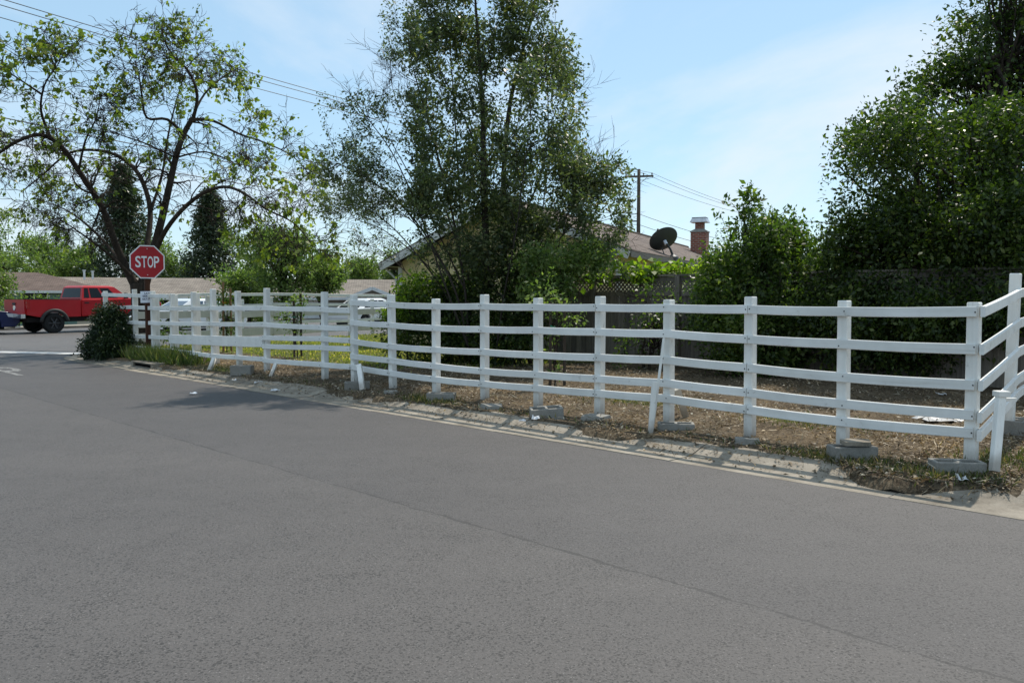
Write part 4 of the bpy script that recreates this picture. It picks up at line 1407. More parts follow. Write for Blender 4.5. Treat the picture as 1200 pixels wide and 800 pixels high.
# right-hand big dark tree hanging over the wooden fence
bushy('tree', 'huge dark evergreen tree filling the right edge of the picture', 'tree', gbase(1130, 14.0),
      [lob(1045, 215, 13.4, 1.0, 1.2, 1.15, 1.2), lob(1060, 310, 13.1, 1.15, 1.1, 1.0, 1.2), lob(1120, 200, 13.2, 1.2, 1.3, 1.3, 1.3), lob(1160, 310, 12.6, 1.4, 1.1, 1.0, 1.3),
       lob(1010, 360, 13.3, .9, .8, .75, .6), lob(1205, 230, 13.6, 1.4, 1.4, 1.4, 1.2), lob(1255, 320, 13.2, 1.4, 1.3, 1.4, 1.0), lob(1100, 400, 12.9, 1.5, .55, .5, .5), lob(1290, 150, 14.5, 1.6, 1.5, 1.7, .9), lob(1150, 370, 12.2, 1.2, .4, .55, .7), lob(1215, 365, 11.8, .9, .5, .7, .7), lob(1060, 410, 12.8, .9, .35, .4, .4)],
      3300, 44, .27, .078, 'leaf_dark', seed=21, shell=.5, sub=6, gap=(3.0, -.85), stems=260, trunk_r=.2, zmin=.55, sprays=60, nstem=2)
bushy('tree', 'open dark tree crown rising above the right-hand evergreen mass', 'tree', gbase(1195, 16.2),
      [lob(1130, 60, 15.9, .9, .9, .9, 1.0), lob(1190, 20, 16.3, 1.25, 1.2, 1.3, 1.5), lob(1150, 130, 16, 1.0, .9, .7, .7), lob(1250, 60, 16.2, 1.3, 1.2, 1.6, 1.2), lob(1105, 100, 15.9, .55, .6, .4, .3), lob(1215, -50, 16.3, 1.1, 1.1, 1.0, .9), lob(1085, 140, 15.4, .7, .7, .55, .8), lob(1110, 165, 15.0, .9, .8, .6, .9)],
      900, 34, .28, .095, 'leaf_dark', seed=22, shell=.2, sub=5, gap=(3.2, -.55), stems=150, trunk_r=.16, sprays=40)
# mid-green thicket between the dish and the dark tree
bushy('shrub', 'tall mid-green thicket climbing over the wooden fence beside the chimney', 'shrub', gbase(900, 14.6),
      [lob(880, 300, 14.6, .72, .8, .72, 1.0), lob(940, 310, 14.5, .85, .8, .72, 1.1), lob(905, 355, 14.1, .9, .7, .6, 1.0), lob(850, 335, 14.4, .5, .6, .5, .6), lob(965, 350, 14.0, .8, .7, .7, .8), lob(890, 400, 13.8, .95, .5, .45, .7), lob(975, 405, 13.6, .8, .45, .45, .5), lob(838, 385, 14.0, .4, .4, .5, .3)],
      1800, 34, .23, .08, 'leaf_mid', seed=23, shell=.45, sub=5, gap=(3.6, -.75), stems=90, trunk_r=.07, nstem=4, zmin=.4, sprays=50)
bushy('shrub', 'thin upright spray of leaves sticking out of the thicket top', 'shrub', gbase(877, 14.9),
      [lob(874, 262, 14.7, .3, .25, .2, 1.0), lob(879, 235, 14.7, .12, .12, .3, .6), lob(848, 243, 14.7, .1, .1, .14, .2)],
      34, 12, .12, .11, 'leaf_mid', seed=24, stems=20, trunk_r=.03)
# vine along the fence top
bushy('vine', 'bright lime vine trailing along the top of the wooden fence below the dish', 'vine', gbase(775, 16.6),
      [lob(752, 318, 16.3, .36, .2, .10, 1), lob(790, 320, 16.3, .42, .2, .08, 1), lob(830, 314, 16.2, .45, .25, .2, 1), lob(720, 308, 16.6, .2, .2, .13, .5), lob(700, 325, 16.5, .3, .1, .08, .2), lob(785, 335, 16.1, .3, .1, .15, .2)],
      85, 12, .2, .115, 'leaf_vine', seed=25, stems=60, trunk_r=.025, aspect=.75)
bushy('shrub', 'loose leafy bush standing against the wooden fence behind the middle posts', 'shrub', gbase(765, 15.2),
      [lob(768, 355, 15.2, .42, .3, .5, 1), lob(755, 395, 15.1, .5, .3, .45, 1), lob(800, 380, 15.1, .4, .3, .5, .8), lob(735, 410, 15.0, .3, .3, .25, .4)],
      70, 14, .2, .08, 'leaf_mid', seed=26, stems=50, trunk_r=.03, nstem=3)
# shrubs round the centre tree
bushy('shrub', 'rounded dark shrub with bright green shoots in front of the yellow gable wall', 'shrub', gbase(520, 17.2),
      [lob(505, 352, 17.2, .65, .7, .55, 1), lob(545, 365, 17.0, .8, .7, .6, 1.2), lob(500, 395, 16.9, .85, .7, .5, 1), lob(560, 405, 16.7, .8, .6, .45, .9), lob(478, 375, 17.3, .4, .5, .4, .5), lob(540, 345, 17.3, .5, .6, .4, .5)],
      820, 30, .26, .075, 'leaf_dark', seed=27, shell=.5, stems=50, trunk_r=.05, nstem=3, sprays=30)
bushy('shrub', 'pale sunlit leafy spray on the left flank of the dark rounded shrub', 'shrub', gbase(478, 17.0),
      [lob(488, 338, 16.7, .42, .35, .22, 1), lob(468, 360, 16.7, .25, .3, .25, .6)],
      90, 18, .18, .08, 'leaf_vine', seed=28, stems=30, trunk_r=.02)
bushy('shrub', 'dark leafy thicket around the feet of the many-stemmed tree', 'shrub', gbase(610, 16.4),
      [lob(590, 340, 16.5, .7, .6, .7, 1), lob(620, 370, 16.2, .55, .5, .6, .8), lob(585, 395, 16.2, .8, .5, .5, .9), lob(640, 320, 16.4, .6, .5, .5, .6)],
      420, 26, .28, .08, 'leaf_dark', seed=29, stems=40, trunk_r=.05, nstem=3)
bushy('shrub', 'light green overhanging branch with pale leaf tips left of the lattice fence', 'shrub', gbase(650, 15.9),
      [lob(645, 308, 15.2, .6, .35, .28, 1), lob(690, 303, 15.3, .4, .3, .22, .7), lob(640, 338, 15.1, .5, .3, .22, .7)],
      260, 18, .2, .085, 'leaf_soft', seed=30, stems=50, trunk_r=.03)
# clipped dark bush at the street corner
bushy('bush', 'dense dark green bush at the street corner left of the stop sign', 'bush', W(21.1, 7.35, .05),
      [(W(21.10, 7.3, .45), (.50, .50, .42), 1.2), (W(21.00, 7.3, .80), (.42, .42, .40), 1), (W(20.65, 7.25, .40), (.48, .45, .36), 1), (W(21.10, 7.3, 1.02), (.30, .30, .32), .6), (W(21.35, 7.15, .32), (.40, .38, .30), .7)],
      900, 30, .14, .062, 'leaf_bush', seed=31, shell=.6, stems=40, trunk_r=.04, zmin=.03)
# saplings with stakes
def sapling(px, d, h, lobes, label, seed, mat, smat, stakes, tie=None):
    b = gbase(px, d)
    bushy('sapling', label, 'sapling', b, lobes, 46, 9, .14, .075, mat, seed=seed, stems=26, trunk_r=.016)
    for k, (dx, hh, lean) in enumerate(stakes):
        e = thing('tree_stake', ('dark' if smat == 'stake_dark' else 'brown') + ' stake %s of the %s' % ('left' if dx < 0 else 'right', label), 'stake', b + Vector((dx, 0, 0)), group='stakes of the young trees')
        mb = MB(); mb.obox(b + Vector((dx + lean / 2, .02 * k, hh / 2 - .1)), .022, .022, hh / 2 + .1, (1, 0, 0), (0, 1, 0), Vector((lean, 0, hh)).normalized(), ch=.003)
        mb.build('shaft', smat, e)
        if tie and k == 0:
            mb = MB(); mb.tube([b + Vector((dx, -.03, hh * .72)), b + Vector((dx / 2, -.05, hh * .70)), b + Vector((0, 0, hh * .71)), b + Vector((dx / 2, .05, hh * .70)), b + Vector((dx, .03, hh * .72))], .012, 5)
            mb.build('tie', tie, e)
sapling(266, 20.5, 1.6, [lob(268, 375, 20.5, .14, .14, .35, 1), lob(262, 350, 20.5, .16, .16, .14, .5)], 'thin young tree near the tall fence post', 41, 'leaf_mid', 'stake', ((-.09, 1.75, .02), (.1, 1.6, 0)), 'orange_tape')
sapling(348, 18.6, 1.6, [lob(342, 375, 18.6, .25, .22, .32, 1), lob(350, 352, 18.6, .16, .16, .2, .5)], 'leafy young tree with a green tie on the lawn', 42, 'leaf_soft', 'stake_dark', ((-.06, 1.3, 0), (.09, 1.45, 0)), 'green_tie')
sapling(651, 12.7, 2.0, [lob(650, 352, 12.7, .34, .25, .2, 1), lob(668, 372, 12.7, .22, .2, .1, .6), lob(640, 330, 12.7, .2, .2, .16, .5), lob(652, 402, 12.7, .1, .1, .12, .35), lob(655, 435, 12.7, .1, .1, .1, .2)], 'leafy young tree in front of the wooden fence', 43, 'leaf_soft', 'stake_dark', ((-.08, 1.3, 0), (.14, 1.35, .0)), 'green_tie')
bushy('weed_clump', 'small leafy weeds behind the doubled fence posts by the stop sign', 'weeds', gbase(200, 20.8),
      [lob(198, 392, 20.8, .35, .3, .22, 1), lob(186, 385, 20.8, .2, .2, .3, .6), lob(212, 390, 20.6, .2, .2, .2, .4)], 40, 10, .15, .08, 'leaf_mid', seed=44, stems=20, trunk_r=.01)
bushy('weed_clump', 'thin leafy weeds sprouting around the wooden post left of the sapling', 'weeds', gbase(612, 15.8),
      [lob(608, 400, 15.8, .2, .2, .3, 1)], 20, 10, .15, .07, 'leaf_mid', seed=45, stems=14, trunk_r=.01)

# ground cover
def blades(name, label, cat, N, pick, hgt, wid, mat, seed, flat=.35):
    rng = np.random.default_rng(seed)
    P = []
    while len(P) < N:
        r = pick(rng)
        if r is not None: P.append(r)
    uv = np.array(P)
    pos = np.array([tuple(W(u, v, gz(u, v) - .01)) for u, v in uv])
    n = len(pos)
    d = norm(np.concatenate([rng.normal(size=(n, 2)) * flat, np.ones((n, 1))], 1))
    nr = norm(rng.normal(size=(n, 3)))
    L = hgt * (0.5 + rng.random(n)); Wd = wid * (0.7 + .6 * rng.random(n))
    co, q = leaf_geo(pos, d, nr, L, Wd, .05)
    tag(np_mesh(name, co, q, mat), label, cat, kind='stuff')
def pick_lawn(r):
    u, v = r.uniform(11, 25), 8.6 + 11 * r.random() ** 1.3
    if edge_dist(u, v) < 0.8: return None
    return (u, v) if r.random() < lawn_mask(u, v) * (0.35 + 0.65 * vnoise(u * .9, v * .9)) else None
blades('lawn_grass', 'short green lawn grass between the fences', 'grass', 22000, pick_lawn, .055, .035, 'grass', 51, .6)
def pick_weeds(r):
    k = r.random()
    if k < .50: u, v = r.normal(18.4, .9), r.normal(7.45, .16)
    elif k < .60: u, v = r.normal(8.9, .25), r.normal(7.3, .12)
    elif k < .66: u, v = r.normal(3.25, .2), r.normal(7.2, .1)
    elif k < .76: u, v = r.normal(2.3, .35), r.normal(7.15, .14)
    elif k < .80: u, v = r.normal(3.95, .5), r.normal(8.75, .22)
    elif k < .84: u, v = r.normal(15.6, .5), r.normal(7.5, .12)
    elif k < .90: u, v = r.normal(2.0, .2), r.normal(7.9, .25)
    elif k < .95: u, v = r.normal(6.6, .5), r.normal(8.9, .3)
    else: u, v = r.uniform(2, 16), r.normal(7.25, .12)
    if gz(u, v) < .05 or u < 1.7: return None
    return (u, v)
def pick_low(r):
    u, v = pick_weeds(r) or (0, 0)
    return (u, v) if 0 < u < 17 else None
def pick_tall(r):
    u, v = pick_weeds(r) or (0, 0)
    return (u, v) if u > 16.6 else None
blades('weeds', 'low green weeds along the kerb and around the blocks', 'weeds', 6000, pick_low, .07, .011, 'weed', 52, .7)
blades('weeds', 'tall grassy weeds around the stop sign post', 'weeds', 4200, pick_tall, .28, .018, 'weed_tall', 53, .5)
def build_litter():
    rng = np.random.default_rng(54)
    P = []
    while len(P) < 38000:
        u = 1.7 + 15.5 * rng.random() ** 1.25
        v = 6.8 + 5.8 * rng.random() ** 1.7
        if rng.random() > 0.05 + 1.1 * max(0, vnoise(u * 1.9, v * 1.9) * .6 + vnoise(u * 5.5, v * 5.5) * .6 - .25): continue
        if lawn_mask(u, v) > .6 and rng.random() < .8: continue
        if gz(u, v) < 0.02: continue
        P.append((u, v))
    ng = 0
    while ng < 1500:
        u, v = 1.8 + 16 * rng.random(), 6.62 + .6 * rng.random() ** .6
        if gz(u, v) < .03: P.append((u, v)); ng += 1
    def lz(u, v):
        g_ = gz(u, v)
        return g_ if g_ > .02 else float(np.interp(v - 6.5, (0, .28, .42, .6, .7), (.01, .008, .026, .082, .095)))
    pos = np.array([tuple(W(u, v, lz(u, v) + .004 + .02 * rng.random() * (gz(u, v) > .03))) for u, v in P])
    n = len(pos)
    d = norm(np.concatenate([rng.normal(size=(n, 2)), rng.normal(size=(n, 1)) * .3], 1))
    nr = norm(np.concatenate([rng.normal(size=(n, 2)) * .5, np.ones((n, 1))], 1))
    thin = rng.random(n) < .45
    L = np.where(thin, .06 + .16 * rng.random(n) ** 2, .018 + .06 * rng.random(n) ** 1.6)
    L = L * .78
    Wd = np.where(thin, .006 + .004 * rng.random(n), L * .55)
    co, q = leaf_geo(pos, d, nr, L, Wd, .25)
    tag(np_mesh('leaf_litter', co, q, 'litter'), 'dry brown leaf litter covering the ground under the fence', 'leaf litter', kind='stuff')
build_litter()
# ------------------------------------------------------------------ weathered wooden fence with lattice
def build_privacy_fence():
    V = 13.45
    e = thing('wooden_fence', 'tall weathered grey board fence with lattice top behind the yard', 'fence', W(8, V, .2))
    ua, ub, g, top = 0.6, 13.15, 0.17, 1.93
    mb = MB(); mb.obox((0, 0, .5), .068, .010, .5)
    bm = mb.mesh('board'); bm.materials.append(M['old_wood'])
    rng = random.Random(9)
    u = ua
    while u < ub:
        h = 1.40 + rng.uniform(-.012, .012)
        inst('board', bm, e, W(u, V + rng.uniform(-.003, .003), g + .02), (0, rng.uniform(-.006, .006), R(135)), (1, 1, h))
        u += .1425
    mb = MB(); mb.obox((0, 0, .5), .05, .05, .5, ch=.006)
    pm = mb.mesh('post'); pm.materials.append(M['old_wood'])
    us = [ua - .05 + 2.09 * k for k in range(7)]
    for u in us:
        inst('post', pm, e, W(u, V - .065, g - .2), (0, 0, R(45)), (1, 1, top - g + .2))
    for i in range(len(us) - 1):
        u0, u1 = us[i] + .055, us[i + 1] - .055
        um, hl = (u0 + u1) / 2, (u1 - u0) / 2
        for z, hh, dv in ((1.60, .045, -.03), (1.88, .045, -.03)):
            mb = MB(); mb.obox(W(um, V + dv, z), hl, .019, hh, UD, VD, ZD); mb.build('rail', 'old_wood', e)
        mb = MB(); mb.obox(W(um, V - .03, top + .02), hl + .054, .07, .018, UD, VD, ZD); mb.build('cap_rail', 'old_wood', e)
        # lattice of crossed laths
        mb = MB()
        z0, z1 = 1.645, 1.835
        hgt = z1 - z0
        n = int((u1 - u0 + hgt) / .095)
        for k in range(n):
            for s, dv in ((1, -.012), (-1, -.004)):
                a = u0 - hgt + .095 * k if s > 0 else u0 + .095 * k
                b = a + hgt * s
                pa, pb = [a, z0], [b, z1]
                # clip
                def clip(p, q):
                    if p[0] < u0: t = (u0 - p[0]) / (q[0] - p[0]); p = [u0, p[1] + (q[1] - p[1]) * t]
                    if p[0] > u1: t = (u1 - p[0]) / (q[0] - p[0]); p = [u1, p[1] + (q[1] - p[1]) * t]
                    return p
                if max(a, b) <= u0 or min(a, b) >= u1: continue
                pa, pb = clip(pa, pb), clip(pb, pa)
                A, B = W(pa[0], V - .02 + dv, pa[1]), W(pb[0], V - .02 + dv, pb[1])
                if (B - A).length < .03: continue
                ax = (B - A).normalized()
                mb.obox((A + B) / 2, (B - A).length / 2, .0035, .017, ax, VD, ax.cross(VD))
        o = mb.build('lattice', 'old_wood', e)
        tag(o, kind='stuff')
build_privacy_fence()

# ------------------------------------------------------------------ yellow house
def build_yellow_house():
    w1 = Vector((0.40, 0.9165, 0)).normalized()      # along the ridge, away
    w2 = Vector((-w1.y, w1.x, 0))                    # along the gable, to the left
    Rc = Vector((2.85, 20.0, 0))
    Wd, Ln = 7.1, 24.0
    zr, zl, zp = 2.62, 2.42, 4.05
    e = thing('house', 'pale yellow gabled house with brown shingle roof behind the wooden fence', 'house', Rc + w2 * 3.5 + w1 * 8 + ZD * .1)
    def pt(a, s, z): p = Rc + w2 * a + w1 * s; return Vector((p.x, p.y, z))
    oh = .42
    xa, xb = oh, Wd - oh         # wall corners
    def roofz(a):
        m = Wd / 2
        return zr + (zp - zr) * a / m if a < m else zl + (zp - zl) * (Wd - a) / m
    # wall core
    mb = MB()
    prof = [(xa, 0.0), (xa, roofz(xa) - .12), (Wd / 2, zp - .12), (xb, roofz(xb) - .12), (xb, 0.0)]
    mb.prism(prof, pt(0, .45, 0), w2, ZD, w1 * (Ln - .9))
    mb.build('wall', 'yellow_siding', e)
    # lap siding on the gable and the side facing the street
    z = .25
    bh = .19
    while z < zp - .3:
        zt = z + bh
        lo, hi = xa + .0, xb
        def lim(zz):
            l, h = xa, xb
            if zz > roofz(xa) - .12: l = (zz + .12 - zr) / (zp - zr) * Wd / 2
            if zz > roofz(xb) - .12: h = Wd - (zz + .12 - zl) / (zp - zl) * Wd / 2
            return l, h
        (l0, h0), (l1, h1) = lim(z), lim(min(zt, zp - .13))
        if h1 - l1 > .1:
            mb = MB()
            s0, s1 = .45 - .028, .45 - .010
            zt2 = min(zt, zp - .13)
            v = [pt(l0, s0, z), pt(h0, s0, z), pt(h1, s1, zt2), pt(l1, s1, zt2), pt(l0, .448, z), pt(h0, .448, z), pt(h1, .448, zt2), pt(l1, .448, zt2)]
            mb.add(v, [(0, 1, 2, 3), (4, 7, 6, 5), (0, 4, 5, 1), (3, 2, 6, 7), (0, 3, 7, 4), (1, 5, 6, 2)])
            mb.build('siding_board', 'yellow_siding', e)
        if zt < roofz(xa) - .1:
            mb = MB()
            v = [pt(xa - .028, .45, z), pt(xa - .028, Ln - .45, z), pt(xa - .010, Ln - .45, zt), pt(xa - .010, .45, zt), pt(xa - .001, .45, z), pt(xa - .001, Ln - .45, z), pt(xa - .001, Ln - .45, zt), pt(xa - .001, .45, zt)]
            mb.add(v, [(0, 1, 2, 3), (4, 7, 6, 5), (0, 4, 5, 1), (3, 2, 6, 7), (0, 3, 7, 4), (1, 5, 6, 2)])
            mb.build('siding_board', 'yellow_siding', e)
        z = zt
    # corner trim
    for a in (xa, xb):
        mb = MB(); mb.obox(pt(a, .44, 1.15), .055, .055, 1.2, w2, w1, ZD); mb.build('corner_trim', 'trim_white', e)
    # roof planes with thickness
    for side, (a0, z0) in enumerate(((-.0, zr), (Wd, zl))):
        mb = MB()
        m = Wd / 2
        nn = (pt(m, 0, zp) - pt(a0, 0, z0)).cross(w1).normalized()
        if nn.z < 0: nn = -nn
        t = nn * .05
        A, B, C, D = pt(a0, 0, z0), pt(a0, Ln, z0), pt(m, Ln, zp), pt(m, 0, zp)
        vs = [A, B, C, D, A + t, B + t, C + t, D + t]
        f = [(3, 2, 1, 0), (4, 5, 6, 7), (0, 1, 5, 4), (1, 2, 6, 5), (3, 0, 4, 7)] if side == 0 else [(0, 1, 2, 3), (7, 6, 5, 4), (4, 5, 1, 0), (5, 6, 2, 1), (7, 4, 0, 3)]
        mb.add(vs, f)
        ro = mb.build('roof', 'shingle_brown', e)
        auto_uv(ro)
        # ragged shingle courses standing proud at the street side
        # rake board on the gable end and eave fascia
        mb = MB()
        sl = (pt(m, 0, zp) - A).normalized()
        ln = (pt(m, 0, zp) - A).length
        up = sl.cross(w1); up = up if up.z > 0 else -up
        mb.obox((A + pt(m, 0, zp)) / 2 - up * .085 - w1 * .014, ln / 2 + .01, .013, .095, sl, w1, up); mb.build('rake_board', 'trim_white', ro)
        mb = MB(); mb.obox(pt(a0 + (-.014 if side == 0 else .014), Ln / 2, z0 - .05), Ln / 2, .012, .075, w1, w2, ZD); mb.build('fascia', 'fascia_brown', ro)
        mb = MB()
        mb.add([pt(a0 + (.02 if side == 0 else -.02), .02, z0 - .06), pt(a0 + (.02 if side == 0 else -.02), Ln - .02, z0 - .06), pt(xa if side == 0 else xb, Ln - .02, z0 - .055), pt(xa if side == 0 else xb, .02, z0 - .055)], [(0, 1, 2, 3)])
        mb.build('soffit', 'soffit', ro)
    mb = MB(); mb.tube([pt(Wd / 2, -.02, zp + .05), pt(Wd / 2, Ln, zp + .05)], .07, 6); mb.build('ridge_cap', 'shingle_brown', e)
    # chimney on the street-side slope
    cs, ca = 19.5, 2.07
    zc = roofz(ca)
    cw = .36
    ch = thing('chimney_tmp', None, None) if False else None
    mb = MB(); mb.obox(pt(ca, cs, zc + .30), cw, cw, .75, w2, w1, ZD)
    chim = mb.build('chimney', 'brick', e); auto_uv(chim)
    mb = MB()
    for k, (r0, zz0) in enumerate(((cw + .03, zc + 1.05),)):
        mb.obox(pt(ca, cs, zz0 + .03), r0, r0, .03, w2, w1, ZD)
    top = zc + 1.11
    b = [pt(ca + i * cw, cs + j * cw, top) for i, j in ((-1, -1), (1, -1), (1, 1), (-1, 1))]
    tt = [pt(ca + i * .2, cs + j * .2, top + .10) for i, j in ((-1, -1), (1, -1), (1, 1), (-1, 1))]
    mb.add(b + tt, [(4, 5, 6, 7), (0, 1, 5, 4), (1, 2, 6, 5), (2, 3, 7, 6), (3, 0, 4, 7)])
    mb.build('chimney_crown', 'block', chim)
    mb = MB(); mb.obox(pt(ca, cs, top + .28), .19, .19, .19, w2, w1, ZD); mb.build('flue', 'brick', chim); auto_uv(chim.children[-1])
    mb = MB()
    b = [pt(ca + i * .40, cs + j * .40, top + .40) for i, j in ((-1, -1), (1, -1), (1, 1), (-1, 1))]
    tt = [pt(ca + i * .31, cs + j * .31, top + .60) for i, j in ((-1, -1), (1, -1), (1, 1), (-1, 1))]
    mb.add(b + tt, [(3, 2, 1, 0), (4, 5, 6, 7), (0, 1, 5, 4), (1, 2, 6, 5), (2, 3, 7, 6), (3, 0, 4, 7)])
    mb.build('rain_cap', 'steel', chim)
    mb = MB(); mb.obox(pt(ca, cs, top + .615), .32, .32, .012, w2, w1, ZD); mb.build('cap_rim', 'trim_black', chim)
    # downpipe at the left corner
    mb = MB(); mb.tube([pt(Wd - .03, .25, zl - .05), pt(Wd - .1, .3, zl - .18), pt(xb + .1, .36, zl - .4), pt(xb + .1, .36, .2)], .035, 6); mb.build('downpipe', 'trim_white', e)
    # satellite dish seen from behind
    d = 24.4
    c = at(778, 281, d)
    foot = at(789, 300, d)
    s = thing('satellite_dish', 'dark grey satellite dish seen from behind on the brown roof edge', 'satellite dish', foot)
    ax = Vector((-.25, .70, .67)).normalized()        # pointing away, up to the sky
    prof = [(0.0001, .0), (.12, .004), (.24, .02), (.34, .045), (.43, .08), (.436, .084), (.43, .09), (.34, .055), (.24, .03), (.0001, .01)]
    mb = MB(); mb.lathe(prof, c - ax * .04, ax, 36, caps=False)
    dishp = mb.build('reflector', 'dish', s, smooth=True)
    mb = MB(); mb.tube([c - ax * .05, c - ax * .12 + Vector((0.03, 0, -.06))], .06, 8); mb.build('bracket', 'steel', s)
    mb = MB(); mb.tube([c - ax * .12 + Vector((0.03, 0, -.03)), (c - ax * .12).lerp(foot, .5) + Vector((.03, 0, 0)), foot + Vector((0, 0, -.02))], [.032, .032, .036], 8); mb.build('mast', 'dish', s)
    mb = MB(); mb.lathe([(.17, -.10), (.15, -.02), (.05, .05)], foot, (0, 0, 1), 10); mb.build('foot', 'dish', s)
    mb = MB(); mb.tube([c - ax * .03 + Vector((0, 0, -.40)), c + ax * .35 + Vector((0, 0, -.25)), c + ax * .5], .016, 6); mb.build('feed_arm', 'dish', s)
    mb = MB(); mb.lathe([(.03, 0), (.05, .06), (.05, .14)], c + ax * .5, -ax, 10); mb.build('feed_horn', 'dish', s)
build_yellow_house()

# ------------------------------------------------------------------ utility poles and wires
LD = Vector((.6, .8, 0))
PA = Vector((8.4, 55.2, 0))
def pole(base, h, label, arm_dir, arm=True):
    e = thing('utility_pole', label, 'utility pole', base, group='utility poles of the overhead line')
    mb = MB(); mb.tube([base + ZD * -.3, base + ZD * h * .5, base + ZD * h], [.16, .135, .105], 10); mb.build('mast', 'pole_wood', e, smooth=True)
    if arm:
        a = arm_dir
        b = Vector((-a.y, a.x, 0))
        mb = MB(); mb.obox(base + ZD * (h - .45) + b * .15, .95, .05, .06, a, b, ZD); arm_o = mb.build('crossarm', 'pole_wood', e)
        for k in (-.85, -.3, .3, .85):
            mb = MB(); mb.lathe([(.03, 0), (.03, .05), (.055, .07), (.055, .13), (.03, .16)], base + ZD * (h - .39) + b * .15 + a * k, (0, 0, 1), 8); mb.build('insulator', 'insulator', arm_o)
        for s in (-1, 1):
            mb = MB(); mb.tube([base + ZD * (h - .47) + b * .15 + a * .6 * s, base + ZD * (h - 1.0) + b * .1], .015, 4); mb.build('brace', 'steel', e)
        mb = MB(); mb.obox(base + ZD * (h - 3.4) - a * .3 + b * .1, .3, .04, .04, a, b, ZD); mb.build('service_bracket', 'pole_wood', e)
AD = Vector((LD.y, -LD.x, 0))
pz = -.17
P0, P2 = PA - LD * 47, PA + LD * 45
H = 10.1
ARMV = Vector((.93, .12, 0)).normalized()
pole(PA + ZD * pz, H, 'wooden utility pole with crossarm rising behind the brown shingle roof', Vector((.98, -.2, 0)).normalized())
pole(P0 + ZD * pz, H + .6, 'wooden utility pole at the near end of the overhead wires left of the street tree', Vector((.98, -.2, 0)).normalized())
pole(P2 + ZD * pz, H, 'wooden utility pole at the far end of the overhead wires beyond the thicket', Vector((.98, -.2, 0)).normalized())
q = at(108, 330, 88)
pole(Vector((q.x, q.y, -.9)), 1.55 + 66 * 88 / FPX + .9, 'distant plain utility pole beside the far green trees at left', PD, arm=False)
def wire(a, b, sag, r, label):
    pts = []
    for i in range(25):
        t = i / 24
        pts.append(a.lerp(b, t) - ZD * sag * 4 * t * (1 - t))
    mb = MB(); mb.tube(pts, r, 4)
    tag(mb.build('overhead_wire', 'wire'), label, 'wire', 'overhead wires')
arm_d = Vector((.98, -.2, 0)).normalized()
for k, nm in ((-.85, 'left'), (.3, 'middle'), (.85, 'right')):
    o = arm_d * k + Vector((.03, .147, 0)) + ZD * (H - .25 + pz)
    wire(P0 + o + ZD * .6, PA + o, .55, .0125, 'thin black upper wire, %s of the three running from upper left to the wooden pole' % nm)
    wire(PA + o, P2 + o, 1.0, .012, 'thin black upper wire, %s of the three running right from the wooden pole' % nm)
for k, nm in ((7.0, 'upper'), (6.3, 'lower')):
    wire(P0 + ZD * (k + .3) , PA + ZD * k, .9, .016, '%s of the two low cables running left from the wooden pole' % nm)
    wire(PA + ZD * k, P2 + ZD * k, 1.1, .016, '%s of the two low cables running right from the wooden pole' % nm)

